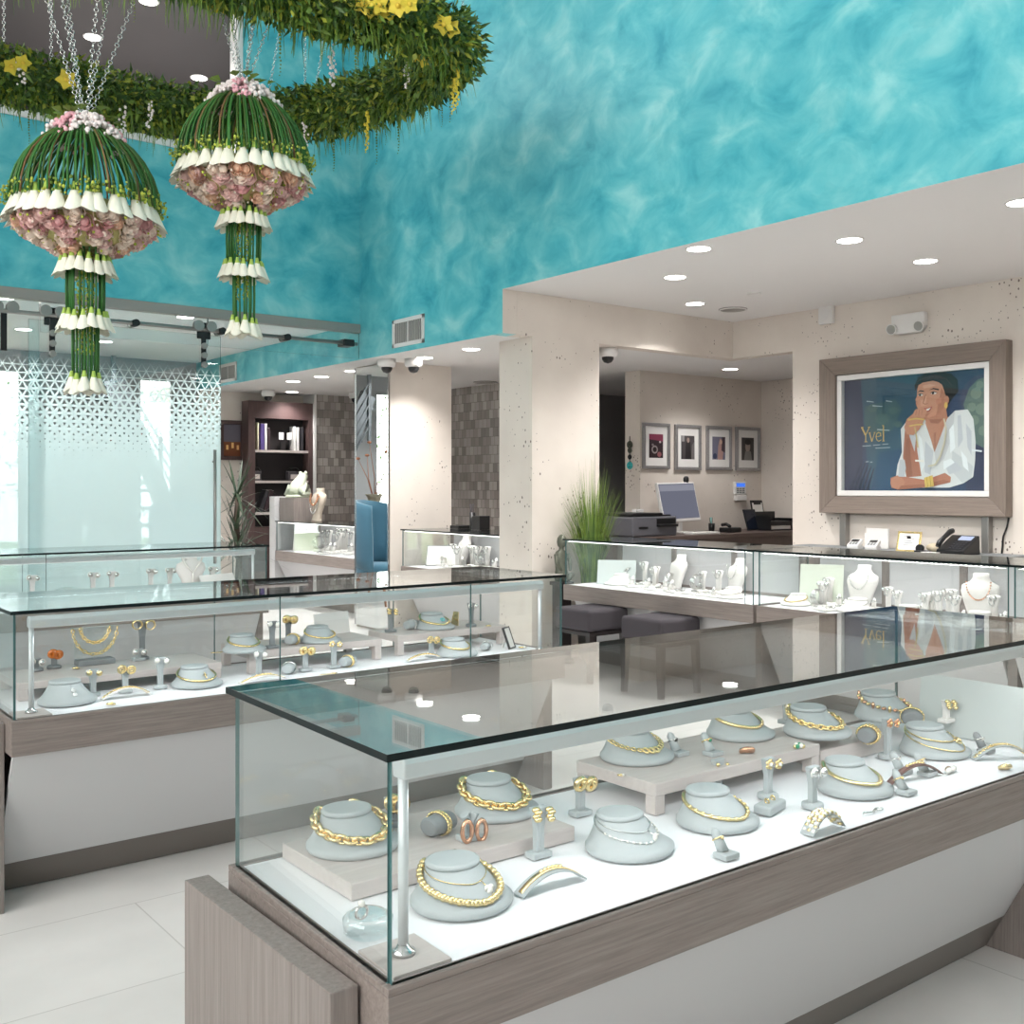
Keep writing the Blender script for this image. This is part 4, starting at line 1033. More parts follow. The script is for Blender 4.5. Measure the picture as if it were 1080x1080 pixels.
# ---------------------------------------------------------------- long counter at the back
CUR[0] = 'back'
G['whitecube'] = pbr('white_block', rgb(238, 238, 236), .5)
bust(74, 618, D0, 'empty back counter display', None, adj='pale', mat='whiteleather', sc=1.15) if False else None
for px, py, lab in ((34, 615, 'silver studs at the left of the back counter'), (98, 612, 'silver cluster earrings in the back counter'), (118, 610, 'silver drop earrings right of the silver cluster earrings'), (159, 605, 'silver earrings above the white blocks, left pair'), (179, 604, 'silver earrings above the white blocks, right pair'), (224, 606, 'pearl earrings right of the Y shaped necklace')):
    earstand(px, py, D0+.03, lab, 'stud', 'silver', h=.10, mat='whiteplastic', adj='white', sc=1.4)
riser(Vector((1.3, 7.0, D0)), 3.05, .40, D0+.03, 'low clear platform in the back counter', legs=False)
t = thing('neck_form', 'white upright neck form with a Y shaped necklace in the back counter', 'jewelry display', at(201, 609, D0+.03)+Vector((0, 0, .001)))
MB().box(-.07, -.03, 0, .07, .03, .012).build('foot', 'whiteleather', t, bevel=.003)
MB().rings([[(x*w, y*d, z) for x, y in [(math.cos(2*PI*k/20), math.sin(2*PI*k/20)) for k in range(20)]] for z, w, d in ((.012, .05, .025), (.08, .07, .03), (.15, .11, .035), (.19, .1, .03), (.215, .05, .028), (.25, .04, .028))]).build('body', 'whiteleather', t)
o = MB().tube([(-.075, -.034, .24), (-.05, -.04, .19), (0, -.042, .13), (.05, -.04, .19), (.075, -.034, .24)], .007, 8).tube([(0, -.042, .13), (0, -.04, .05)], .008, 8).build('necklace', 'pearl')
o.location = at(201, 609, D0+.03); tag(o, 'white Y shaped necklace in the back counter', 'necklace')
for k, px in enumerate((152, 162, 172)):
    o = MB().box(-.03, -.03, 0, .03, .03, .055).build('display_block', 'whitecube', None, bevel=.003); o.location = Vector((2.28+.085*k, 6.94, D0+.001))
    tag(o, ('left', 'middle', 'right')[k]+' one of three little white blocks in the back counter', 'jewelry display')
board(262, 612, D0, .3, .16, 'white tilted board at the right end of the back counter', .3, .5)
o = MB().lathe([(.10, .0), (.17, .01), (.15, .03), (.06, .07), (.02, .08)], 28).build('glass_dish', 'acryl'); o.location = at(70, 616, D0+.031); tag(o, 'shallow clear glass dome at the left of the back counter', 'dish')
# ---------------------------------------------------------------- white displays in the counters along the right
HR = -PI/2; CUR[0] = 'stool'
def tall_bust(px, py, z, label, rot=HR, sc=1.0, jewel=None, mat='whiteleather', met='silver'):
    loc = at(px, py, z)+Vector((0, 0, .001)); t = thing('necklace_bust', label, 'jewelry display', loc, rot); t.scale = (sc,)*3
    n = 24
    prof = [(0, .055, .035, 0), (.03, .06, .034, .0), (.10, .085, .04, .01), (.15, .10, .045, .02), (.185, .095, .042, .03), (.205, .055, .036, .04), (.225, .042, .034, .045), (.25, .040, .033, .05)]
    part(('tall', mat), 'body', lambda: MB().rings([[(w*math.cos(2*PI*k/n), y+d*math.sin(2*PI*k/n), z_) for k in range(n)] for z_, w, d, y in prof]), mat, t)
    if jewel:
        k = ('tallneck', met)
        if k not in MESHES:
            m = MB()
            for i in range(21):
                a = PI+PI*i/20; m.sphere((.062*math.cos(a), -.026+.012*math.sin(a)+.0, .205+.095*math.sin(a)), .005, 7, 5)
            o = m.build('necklace', met); MESHES[k] = o.data
        else: o = bpy.data.objects.new('necklace', MESHES[k]); C.objects.link(o)
        o.location = loc; o.rotation_euler = (0, 0, rot); o.scale = (sc,)*3; tag(o, jewel, 'necklace')
tall_bust(713, 604, D0, 'tall white necklace bust at the middle of the counter before the pier', HR-.3)
tall_bust(775, 611, D0, 'tall white necklace bust at the right end of the counter before the pier', HR-.3, jewel='silver necklace on the tall bust at the right end of the stool counter')
CUR[0] = 'poster'
tall_bust(908, 622, D0, 'tall white necklace bust with a bead chain below the poster, left one', HR+.1, 1.05, 'bead chain on the left tall bust below the poster')
tall_bust(1033, 641, D0, 'tall pale necklace bust below the poster, right one', HR+.3, 1.05, 'rose bead chain on the right tall bust below the poster', met='rose')
CUR[0] = 'alc'
tall_bust(487, 583, D0, 'tall white necklace bust in the counter between column and pier', HR-.3, 1.2)
CUR[0] = 'stool'
bust(770, 628, D0, 'white pearl string at the front right of the stool counter', 'pearls', 'pearls', mat='whiteleather', rot=HR, adj='white')
bust(652, 611, D0, 'silver thread necklace at the left of the stool counter', 'fine', 'silver', mat='whiteleather', rot=HR, sc=1.15, adj='white')
CUR[0] = 'poster'
bust(826, 634, D0, 'gold and pearl necklace beside the pale green board', 'flat', 'goldpearl', mat='whiteleather', rot=HR, adj='white')
bust(901, 643, D0, 'silver thread necklace at the middle front of the poster counter', 'fine', 'silver', mat='whiteleather', rot=HR, sc=1.1, adj='white')
bust(955, 651, D0, 'silver pendant necklace behind the reflection of the poster', 'pendant', 'silver', mat='whiteleather', rot=HR, sc=1.0, adj='white')
bust(1030, 663, D0, 'silver pendant necklace at the right front of the poster counter', 'pendant', 'silver', mat='whiteleather', rot=HR, sc=1.1, adj='white')
CUR[0] = 'stool'
board(629, 603, D0, .3, .2, 'white board leaning at the left end of the stool counter', HR+.7, .4, 'boardgrey')
CUR[0] = 'poster'
board(824, 621, D0, .27, .27, 'tall pale green board leaning at the left end of the poster counter', HR+.5, .3, 'boardgreen')
CUR[0] = 'alc'
board(441, 583, D0, .35, .2, 'white board with a dark border in the counter between column and pier', HR+.7, .35, frame='greydk')
CUR[0] = 'far'
board(324, 572, D0, .4, .24, 'cream board leaning in the far counter', HR+.9, .3)
def minis(pts, z, place, short):
    """little white and silver ring and earring stands that look alike"""
    seq = ['first', 'second', 'third', 'fourth', 'fifth', 'sixth', 'seventh', 'eighth', 'ninth', 'tenth', 'eleventh', 'twelfth', 'thirteenth']
    rank = {}
    for k in 'trsp':
        q = sorted((p for p in pts if p[2] == k), key=lambda p: p[0])
        for n_, p in enumerate(q): rank[p] = seq[n_]
    for i, (px, py, kind, sc) in enumerate(pts):
        od = rank[(px, py, kind, sc)]
        loc = at(px, py, z)+Vector((0, 0, .001)); r = HR+random.uniform(-.5, .5)
        if kind == 't':
            t = thing('earring_stand', od+' white earring stand from the left in '+place, 'jewelry display', loc, r, 'earring stands in '+short)
            part(('ebase', 'round', 'whiteleather'), 'base', lambda: MB().lathe([(.025, 0), (.026, .005), (.025, .011), (.02, .013)], 24), 'whiteleather', t)
            part(('estem', .085, 'vee', 'whiteleather'), 'stem', lambda: stand_mb(.085, 'vee'), 'whiteleather', t).location = (0, 0, .012)
            part(('minijewel',), 'earring', lambda: MB().sphere((-.013, -.012, .09), .009, 8, 5).sphere((.013, -.012, .09), .009, 8, 5).torus((.0, -.012, .075), .012, .002, (0, 1, .2), 12, 5), 'silver', t)
        elif kind == 'r':
            t = thing('ring_stand', od+' white finger stand with ring from the left in '+place, 'jewelry display', loc, r, 'ring stands in '+short)
            part(('rbase', 'whiteleather'), 'base', lambda: MB().box(-.021, -.018, 0, .021, .018, .011), 'whiteleather', t, .002)
            part(('finger2', 'whiteleather'), 'finger', lambda: MB().tube([(0, .006, .009), (0, .012, .03), (0, .02, .05)], [.012, .010, .004], 10), 'whiteleather', t)
            part(('miniring',), 'ring', lambda: MB().torus((0, .014, .034), .0115, .0025, (0, .4, .9), 14, 5).sphere((0, .0, .038), .007, 7, 5), 'silver', t)
        elif kind == 's':
            t = thing('bracelet_stand', od+' silver spiral bracelet stand from the left in '+place, 'jewelry display', loc, r, 'bracelet stands in '+short)
            part(('ebase', 'round', 'whiteleather'), 'base', lambda: MB().lathe([(.025, 0), (.026, .005), (.025, .011), (.02, .013)], 24), 'whiteleather', t)
            def sp():
                m = MB()
                for k in range(4): m.torus((-.012+.008*k, 0, .045), .03, .0028, (1, .1, .1*(k-1.5)), 18, 5)
                return m
            part(('spiral',), 'bracelet', sp, 'silver', t)
        elif kind == 'p':
            t = thing('jewelry_tray', od+' white tray of silver pieces from the left in '+place, 'jewelry display', loc, r, 'trays in '+short); sc = .8
            part(('tray',), 'tray', lambda: MB().box(-.06, -.045, 0, .06, .045, .012), 'whiteleather', t, .003)
            def bits():
                m = MB(); rr = random.Random(2)
                for k in range(12): m.torus((rr.uniform(-.05, .05), rr.uniform(-.035, .035), .018), .007, .0022, (rr.uniform(-1, 1), rr.uniform(-1, 1), 1), 10, 5)
                return m
            part(('bits',), 'jewelry_piece', bits, 'silver', t)
        t.scale = (sc*1.4,)*3
CUR[0] = 'stool'
minis([(664, 606, 's', 1.2), (680, 604, 't', 1.3), (692, 602, 't', 1.1), (690, 614, 't', 1.1), (707, 612, 's', 1.1), (735, 618, 's', 1.2), (742, 616, 't', 1.1), (758, 617, 't', 1.2), (672, 612, 'p', 1.4), (690, 620, 'p', 1.2), (705, 622, 'r', 1.2), (714, 624, 'p', 1.1), (728, 624, 'p', 1.2), (745, 627, 'p', 1.2), (664, 616, 'r', 1.2), (681, 617, 'r', 1.1), (700, 616, 'r', 1.1), (752, 631, 'r', 1), (657, 600, 'r', 1.4)], D0, 'the counter with the stools', 'the stool counter')
CUR[0] = 'poster'
minis([(862, 640, 's', 1.1), (868, 638, 't', 1.2), (875, 630, 't', 1.3), (884, 632, 'r', 1.1), (880, 638, 'p', 1.3), (870, 646, 'p', 1.2), (937, 636, 't', 1.1), (947, 640, 't', 1.0), (921, 634, 'r', 1.0), (976, 652, 't', 1.1), (982, 648, 't', 1.1), (990, 651, 't', 1.2), (1002, 650, 't', 1.3), (1008, 655, 't', 1.1), (1012, 659, 'r', 1.1), (1049, 655, 't', 1.2), (1056, 660, 'r', 1.2), (890, 644, 'r', 1), (925, 645, 'p', 1.2), (970, 640, 'r', 1), (806, 627, 'r', 1.2)], D0, 'the counter below the poster', 'the poster counter')
CUR[0] = 'right'
minis([(1068, 662, 's', 1.2), (1078, 668, 't', 1.2)], D0, 'the counter at the right edge', 'the right edge counter')
CUR[0] = 'alc'
minis([(483, 596, 't', 1.5), (466, 593, 'r', 1.5), (474, 596, 'p', 1.5), (471, 589, 'r', 1.5), (482, 595, 'p', 1.5), (477, 588, 't', 1.5), (511, 584, 's', 1.4), (498, 590, 't', 1.5), (503, 592, 't', 1.5), (508, 588, 's', 1.5), (514, 592, 't', 1.5), (492, 594, 'p', 1.5), (484, 594, 'r', 1.4), (520, 593, 'r', 1.5), (458, 585, 'r', 1.5)], D0, 'the counter between column and pier', 'the alcove counter')
CUR[0] = 'far'
minis([(336, 578, 's', 1.7), (357, 579, 't', 1.7), (340, 587, 'p', 1.7), (341, 574, 't', 1.7), (345, 582, 'r', 1.7), (347, 573, 't', 1.8), (352, 572, 'p', 1.8), (356, 580, 'p', 1.8), (360, 574, 't', 2), (364, 572, 't', 2), (368, 582, 'r', 1.8), (372, 575, 't', 1.8), (350, 583, 'r', 1.8), (340, 584, 'p', 1.8)], D0, 'the far counter by the mirror', 'the far counter')

at = _at
# ================================================================ furniture and fittings
def stool(x, y, label):
    t = thing('stool', label, 'stool', (x, y, 0)); w = .195
    m = MB(); m.box(-w, -w, .365, w, w, .522); m.build('seat_cushion', 'charcoal', t, bevel=.028, segs=4)
    MB().box(-w+.012, -w+.012, .335, w-.012, w-.012, .362).build('apron', 'espresso', t)
    for sx in (-1, 1):
        for sy in (-1, 1):
            a = (sx*(w-.03), sy*(w-.03))
            MB().rings([[(a[0]*k+i*h, a[1]*k+j*h, z) for i, j in ((-1, -1), (1, -1), (1, 1), (-1, 1))] for z, h, k in ((0, .017, 1.06), (.34, .022, 1.0))], smooth=False).build('leg', 'espresso', t)
stool(5.268, 5.10, 'charcoal cube stool on dark legs, right one of the two')
stool(5.268, 5.80, 'charcoal cube stool on dark legs, left one of the two')
# grass plant
G['grass'] = pbr('grass_blade', rgb(124, 148, 62), .5, var=.45, vscale=14)
G['grassdk'] = pbr('grass_blade_dark', rgb(78, 106, 42), .5, var=.4, vscale=14)
G['pot'] = pbr('dark_pot', rgb(60, 58, 56), .5)
t = thing('potted_grass', 'tall ornamental grass in a pot between the pier and the stool counter', 'plant', (5.84, 6.43, 0))
MB().lathe([(.09, 0), (.10, .02), (.135, .55), (.14, .60), (.125, .60), (.12, .56)], 28).build('pot', 'pot', t)
m = MB(); rr = random.Random(4)
for i in range(420):
    a = rr.uniform(0, 2*PI); sp = rr.random()**.8*.30; h = rr.uniform(.55, 1.08)*(1.05-.25*sp/.3); b0 = rr.uniform(0, .1)
    d = Vector((math.cos(a), math.sin(a)*.55, 0)); side = Vector((-math.sin(a), math.cos(a), 0)); w = rr.uniform(.005, .009)
    vs = []
    for k in range(6):
        u = k/5; c = d*(b0+sp*u**1.7)+Vector((0, 0, .57+h*(u-.12*sp/.3*u**3)))
        if c.y > .15: c.y = .15
        if c.z < 1.04 and c.y < -.14: c.y = -.14
        ww = w*(1-u*.92); vs += [c-side*ww, c+side*ww]
    m.add(vs, [(2*k, 2*k+1, 2*k+3, 2*k+2) for k in range(5)], i % 3 == 0)
m.build('grass_blades', ['grass', 'grassdk'], t)
# bronze figure on a pedestal
G['bronze'] = pbr('verdigris_bronze', rgb(98, 100, 88), .45, .5, var=.4, vscale=30)
t = thing('pedestal', 'slim dark pedestal beside the left end of the stool counter', 'pedestal', (5.53, 6.44, 0))
MB().box(-.07, -.07, 0, .07, .07, .03).box(-.055, -.055, .03, .055, .055, .62).box(-.07, -.07, .62, .07, .07, .65).build('shaft', 'espresso', t, bevel=.004)
t = thing('statuette', 'small greenish bronze seated figure on the dark pedestal by the pier', 'statuette', (5.53, 6.44, .6515))
m = MB(); m.rings([[(w*math.cos(2*PI*k/16), d*math.sin(2*PI*k/16)+y, z) for k in range(16)] for z, w, d, y in ((0, .06, .05, 0), (.04, .066, .055, 0), (.09, .05, .045, .005), (.15, .055, .036, .01), (.205, .062, .034, .01), (.235, .05, .03, .008), (.25, .02, .02, .006), (.268, .019, .02, .004), (.285, .034, .036, 0), (.315, .040, .042, -.002), (.345, .034, .036, 0), (.365, .016, .017, .004), (.372, .006, .006, .004))])
for s in (-1, 1): m.tube([(s*.06, 0, .215), (s*.07, -.02, .15), (s*.045, -.05, .09)], [.018, .016, .013], 8); m.tube([(s*.045, -.01, .03), (s*.06, -.055, .05), (s*.02, -.06, .012)], [.024, .022, .014], 8)
m.build('figure', 'bronze', t)
# ---------------------------------------------------------------- poster
fa, fb = on_x(871.3, 381, XF), on_x(1068, 545, XF)
y1, y0 = fa.y, fb.y; zb, zt = 1.182, 2.494
G['frame_y'] = wood('poster_frame_wood', rgb(112, 100, 92), rgb(140, 127, 118), (90, 3, 90)); G['frame_z'] = wood('poster_frame_upright', rgb(112, 100, 92), rgb(140, 127, 118), (90, 90, 3))
t = thing('framed_poster', 'large grey wood framed poster of a smiling woman in white', 'poster', (XF-.001, (y0+y1)/2, (zb+zt)/2))
hw, hh, fw = (y1-y0)/2, (zt-zb)/2, .142
def PX(px, py, d):                                  # a point of the poster plane as the thing's own coordinates
    p = on_x(px, py, XF); return (-d, p.y-(y0+y1)/2, p.z-(zb+zt)/2)
for nm, pts in (('top', [(-hw, hh), (hw, hh), (hw-fw, hh-fw), (-hw+fw, hh-fw)]), ('bottom', [(-hw, -hh), (hw, -hh), (hw-fw, -hh+fw), (-hw+fw, -hh+fw)]), ('left', [(-hw, -hh), (-hw, hh), (-hw+fw, hh-fw), (-hw+fw, -hh+fw)]), ('right', [(hw, -hh), (hw, hh), (hw-fw, hh-fw), (hw-fw, -hh+fw)])):
    b = MB(); n = len(pts)
    vs = [(0, y, z) for y, z in pts]+[(-.10 if i < 2 else -.075, y, z) for i, (y, z) in enumerate(pts)]
    b.add(vs, [(0, 1, 2, 3), (4, 5, 6, 7), (0, 1, 5, 4), (1, 2, 6, 5), (2, 3, 7, 6), (3, 0, 4, 7)])
    b.build('frame_rail', 'frame_y' if nm in ('top', 'bottom') else 'frame_z', t, bevel=.003)
iw, ih = hw-fw-.004, hh-fw-.004; lw_ = .045
MB().box(-.055, -iw, -ih, 0, iw, -ih+lw_).box(-.055, -iw, ih-lw_, 0, iw, ih).box(-.055, -iw, -ih+lw_, 0, -iw+lw_, ih-lw_).box(-.055, iw-lw_, -ih+lw_, 0, iw, ih-lw_).build('white_liner', 'whiteplastic', t, bevel=.004)
pw, ph = iw-lw_, ih-lw_
# the print, drawn as flat colour areas; coordinates run over the printed sheet (0..552 wide, 0..452 high, y down)
def sheet(q, k):
    x, y = q
    return (-.010-.0004*k, pw-2*pw*x/552, ph-2*ph*y/452)
pm = MB(); pmats = []
def PCol(r, g, b_):
    nm = 'print_%d_%d_%d' % (r, g, b_)
    if nm not in G: G[nm] = pbr(nm, rgb(r, g, b_), .55)
    if nm not in pmats: pmats.append(nm)
    return pmats.index(nm)
LAY = [0]
def paint(poly, col, same=False):
    if not same: LAY[0] += 1
    vs = [sheet(p, LAY[0]) for p in poly]; pm.add(vs, [tuple(range(len(vs)))], PCol(*col))
def cv(x, y): return (x-280, (y-300)*452/452)
def blob(cx, cy, rx, ry, n=20, rot=0): return [(cx+rx*math.cos(2*PI*i/n)*math.cos(rot)-ry*math.sin(2*PI*i/n)*math.sin(rot), cy+rx*math.cos(2*PI*i/n)*math.sin(rot)+ry*math.sin(2*PI*i/n)*math.cos(rot)) for i in range(n)]
def line(pts, w, col):
    LAY[0] += 1; c = PCol(*col); v = []
    for i, (x, y) in enumerate(pts):
        a = pts[max(0, i-1)]; b_ = pts[min(len(pts)-1, i+1)]; dx, dy = b_[0]-a[0], b_[1]-a[1]; L = math.hypot(dx, dy) or 1
        v += [(x-dy/L*w/2, y+dx/L*w/2), (x+dy/L*w/2, y-dx/L*w/2)]
    pm.add([sheet(p, LAY[0]) for p in v], [(2*i, 2*i+1, 2*i+3, 2*i+2) for i in range(len(pts)-1)], c)
paint([(0, 0), (552, 0), (552, 452), (0, 452)], (46, 62, 92))
paint([(70, 0), (300, 0), (300, 452), (110, 452), (85, 200)], (48, 82, 104))
paint([(0, 0), (70, 0), (80, 180), (75, 452), (0, 452)], (48, 52, 80), True)
paint([(150, 300), (300, 280), (300, 452), (110, 452)], (40, 72, 104))
for i in range(5): paint([(20+18*i, 452), (30+18*i, 452), (80+12*i, 330+8*i), (76+12*i, 330+8*i)], (32, 38, 66), i > 0)
paint([(90, 110), (210, 90), (240, 130), (200, 215), (120, 230), (85, 180)], (62, 92, 100))
for i, (cx, cy, r) in enumerate(((120, 120, 22), (160, 165, 30), (205, 135, 20), (150, 215, 18), (225, 190, 16))): paint(blob(cx, cy, r, r*.8, 9), (78, 104, 104), i > 0)
for x, y, w in ((120, 108, 40), (175, 92, 25), (95, 88, 30), (140, 205, 50)): paint([(x, y), (x+w, y+6), (x+w, y+9), (x, y+4)], (190, 200, 205), x != 120)
paint([(455, 110), (475, 55), (510, 25), (552, 18), (552, 330), (505, 300), (480, 220)], (62, 66, 92))
paint([(470, 130), (490, 70), (520, 40), (552, 32), (552, 300), (510, 275), (490, 200)], (96, 112, 106))
for i, (cx, cy, r) in enumerate(((515, 90, 20), (535, 150, 22), (508, 190, 18), (540, 230, 18), (528, 60, 14), (500, 140, 16))): paint(blob(cx, cy, r, r*1.1, 8), (120, 134, 122), i > 0)
paint([(505, 275), (552, 300), (552, 452), (480, 452), (480, 380)], (52, 54, 82))
# hair, neck, blouse, arms
paint([(296, 40), (300, 14), (325, 2), (380, 0), (425, 8), (450, 34), (452, 78), (430, 104), (418, 124), (380, 140), (300, 80)], (20, 14, 16))
paint([(335, 130), (404, 110), (412, 170), (440, 195), (372, 330), (310, 210), (322, 180)], (190, 128, 104))
paint([(262, 175), (330, 178), (365, 305), (412, 178), (440, 150), (486, 148), (506, 185), (514, 270), (512, 340), (505, 400), (470, 424), (420, 440), (300, 440), (215, 405), (222, 350), (240, 300), (235, 210)], (226, 222, 222))
paint([(412, 178), (440, 150), (430, 250), (400, 330), (372, 360), (365, 305)], (206, 202, 204)); paint([(430, 300), (470, 330), (505, 360), (500, 402), (468, 424), (430, 380)], (208, 206, 208), True)
paint([(330, 190), (345, 176), (398, 178), (366, 300)], (196, 136, 112))
paint([(252, 210), (292, 215), (300, 300), (316, 395), (258, 400), (244, 320)], (178, 112, 88))
paint([(194, 402), (222, 392), (330, 410), (404, 384), (426, 400), (424, 420), (360, 436), (224, 448), (198, 440)], (186, 120, 96))
paint(blob(222, 420, 28, 24), (198, 134, 108))
# folds of the blouse
for i, p in enumerate(([(262, 185), (300, 200), (290, 300), (270, 240)], [(232, 330), (262, 330), (250, 398), (226, 396)], [(330, 260), (362, 300), (350, 390), (328, 380)], [(450, 170), (462, 166), (470, 260), (452, 290)], [(480, 200), (500, 230), (500, 320), (486, 290)], [(400, 350), (440, 340), (470, 372), (420, 390)])): paint(p, (202, 200, 206), i > 0)
for i, p in enumerate(([(305, 235), (318, 250), (330, 350), (316, 380)], [(420, 220), (436, 200), (442, 290), (424, 310)], [(462, 300), (484, 330), (490, 380), (470, 360)])): paint(p, (242, 240, 242), i > 0)
paint([(398, 340), (425, 330), (440, 345), (400, 372)], (242, 240, 242), True)
paint([(345, 178), (398, 178), (380, 196), (352, 192)], (168, 108, 88)); paint([(362, 230), (372, 228), (367, 296)], (178, 116, 94), True)
paint([(258, 250), (270, 246), (276, 330), (282, 396), (262, 398), (250, 320)], (160, 98, 76)); paint([(238, 432), (330, 426), (400, 410), (424, 418), (360, 436), (226, 448)], (166, 102, 80), True)
# face
paint([(300, 60), (306, 40), (330, 30), (372, 30), (398, 52), (406, 92), (398, 132), (376, 160), (346, 172), (322, 166), (306, 148), (298, 120), (302, 108), (292, 100), (299, 86)], (208, 148, 122)); paint([(312, 100), (330, 104), (336, 124), (314, 126)], (220, 164, 138))
paint([(294, 66), (300, 46), (322, 34), (360, 30), (392, 42), (404, 78), (412, 96), (438, 92), (448, 60), (436, 24), (408, 4), (372, -2) , (330, 0), (302, 16), (290, 44)], (20, 14, 16)); paint([(318, 22), (350, 10), (390, 14), (402, 30), (360, 20), (330, 28)], (58, 40, 40))
paint([(392, 60), (408, 90), (398, 140), (372, 168), (380, 120)], (182, 120, 96))
paint(blob(411, 108, 9, 16), (190, 126, 102)); paint(blob(409, 128, 6, 12), (222, 182, 96))
for i, p in enumerate(([(300, 72), (312, 63), (328, 66), (326, 70), (312, 68)], [(345, 66), (362, 58), (384, 64), (382, 69), (362, 63)])): paint(p, (44, 30, 30), i > 0)
paint(blob(314, 82, 9, 4.5, 12), (240, 232, 228)); paint(blob(364, 78, 11, 5, 12), (240, 232, 228), True)
paint(blob(312, 82, 4.5, 4.6, 12), (44, 30, 26)); paint(blob(361, 78, 5, 5, 12), (44, 30, 26), True)
line([(304, 80), (314, 76), (324, 80)], 2.2, (30, 20, 22)); line([(352, 77), (364, 72), (377, 78)], 2.4, (30, 20, 22))
line([(334, 80), (326, 108), (324, 114), (332, 119), (342, 116)], 3, (170, 106, 84))
paint([(312, 138), (326, 132), (336, 134), (352, 130), (360, 128), (350, 146), (334, 152), (320, 148)], (176, 84, 80)); paint([(318, 139), (336, 138), (353, 133), (346, 143), (332, 146)], (246, 240, 236))
for i, p in enumerate(([(300, 100), (306, 112), (300, 124), (296, 112)], [(372, 104), (392, 96), (394, 116), (376, 124)])): paint(p, (200, 132, 110), i > 0)
paint([(322, 46), (350, 42), (372, 48), (352, 56), (326, 58)], (224, 170, 144)); paint([(334, 88), (338, 88), (334, 112), (329, 112)], (228, 176, 150), True)
paint([(306, 150), (330, 156), (352, 152), (338, 168), (320, 164)], (190, 126, 102))
line([(300, 30), (330, 16), (372, 12), (410, 26), (432, 56)], 3, (66, 48, 46)); line([(306, 42), (334, 26), (372, 24), (404, 40)], 2, (54, 38, 38))
# raised hand with fingers at the chin
paint([(262, 172), (290, 150), (318, 146), (330, 158), (326, 185), (310, 215), (288, 236), (262, 232), (252, 205)], (202, 140, 114))
for i, (x, y) in enumerate(((296, 142), (308, 138), (320, 138), (330, 144))): paint(blob(x, y+10, 8, 18, 14, .35), (208, 148, 122))
for i in range(3): line([(301+11*i, 140), (297+11*i, 160)], 1.6, (160, 98, 78))
# gold jewelry in the print
line([(268, 176), (300, 172), (330, 178)], 6, (218, 186, 104)); line([(272, 200), (300, 196), (326, 196)], 5, (222, 192, 116)); line([(294, 205), (300, 240), (306, 285)], 5, (206, 182, 128))
line([(404, 178), (412, 220), (405, 270), (390, 320), (372, 352), (345, 358)], 6, (210, 196, 170))
paint([(330, 402), (362, 392), (367, 434), (334, 440)], (224, 186, 96)); line([(340, 400), (344, 438)], 2, (180, 140, 60)); line([(352, 396), (356, 436)], 2, (180, 140, 60))
line([(296, 335), (330, 338)], 7, (250, 240, 232)); line([(505, 300), (540, 306)], 6, (235, 235, 240))
# the gold word and the small lines under it
gc = (204, 168, 96)
def word(ox, oy, s):
    def L(pts, w): line([(ox+x*s, oy+y*s) for x, y in pts], w*s, gc)
    L([(0, 0), (16, 34)], 7); L([(33, 0), (17, 34), (17, 62)], 4); L([(11, 62), (25, 62)], 3); L([(-4, 0), (8, 0)], 3); L([(27, 0), (38, 0)], 3)
    L([(34, 24), (45, 62)], 5); L([(57, 24), (45, 62)], 3); L([(30, 24), (40, 24)], 2.5); L([(53, 24), (61, 24)], 2.5)
    L([(64, 42), (84, 40)], 3); L([(84, 40), (82, 28), (74, 24), (66, 30), (63, 43), (67, 56), (75, 62), (85, 56)], 4)
    L([(95, -4), (95, 62)], 5); L([(90, 62), (101, 62)], 2.5); L([(89, -3), (96, -4)], 2.5)
word(82, 196, .95)
for i, (x, y, w) in enumerate(((86, 270, 36), (130, 268, 30), (168, 266, 24), (140, 280, 60), (100, 334, 12), (118, 336, 10))): paint([(x, y), (x+w, y-1), (x+w, y+3), (x, y+4)], (150, 160, 170), i > 0)
po = pm.build('print_sheet', pmats, t); po['label'] = 'printed poster sheet with the gold word Yvel'
MB().box(-.046, -iw+.002, -ih+.002, -.043, iw-.002, ih-.002).build('cover_glass', 'glass_low', t)
# two posts that carry the poster
for px in (894, 1044):
    p = on_x(px, 560, XF); MB().box(-.075, p.y-(y0+y1)/2-.028, .906-(zb+zt)/2, -.01, p.y-(y0+y1)/2+.028, -hh).build('support_post', 'steel', t, bevel=.004)
# back counter and what stands on it
t = thing('back_counter', 'grey back counter under the framed poster', 'counter', (7.5, (y0+y1)/2, 0))
MB().box(-.25, -.95, 0, .27, .95, .87).build('carcass', 'wood_z', t); MB().box(-.27, -.97, .87, .272, .97, .905).build('counter_top', 'greydk', t, bevel=.003)
def bc(px, x=7.42): 
    r = ray(px); d = x/r[0]; return Vector((x, r[1]*d, .9065))
def terminal(px, lab, rot):
    t = thing('card_reader', lab, 'card reader', bc(px), rot); m = MB(); m.xf = Matrix.Rotation(.25, 4, 'X')
    m.box(-.045, -.09, .024, .045, .09, .06); m.build('body', 'whiteplastic', t, bevel=.01)
    m = MB(); m.xf = Matrix.Rotation(.25, 4, 'X'); m.box(-.03, .0, .0605, .03, .06, .062); m.build('screen', 'black', t)
    MB().box(-.042, -.08, 0, .042, .08, .025).build('foot', 'whiteplastic', t)
    m = MB(); m.xf = Matrix.Rotation(.25, 4, 'X')
    for i in range(3):
        for j in range(3): m.box(-.03+.022*i, -.075+.022*j, .0605, -.014+.022*i, -.06+.022*j, .063)
    m.build('keypad', 'greydk', t)
terminal(902, 'white card reader at the left on the back counter', -1.2); terminal(921, 'white card reader next to the gold certificate frame', -1.2)
t = thing('paper_stack', 'white papers standing behind the card readers', 'papers', bc(925, 7.62), -PI/2)
MB().box(-.1, 0, 0, .1, .02, .16).build('sheet_holder', 'whiteplastic', t, bevel=.002); MB().box(-.13, .022, 0, -.02, .03, .12).build('card', 'whiteleather', t)
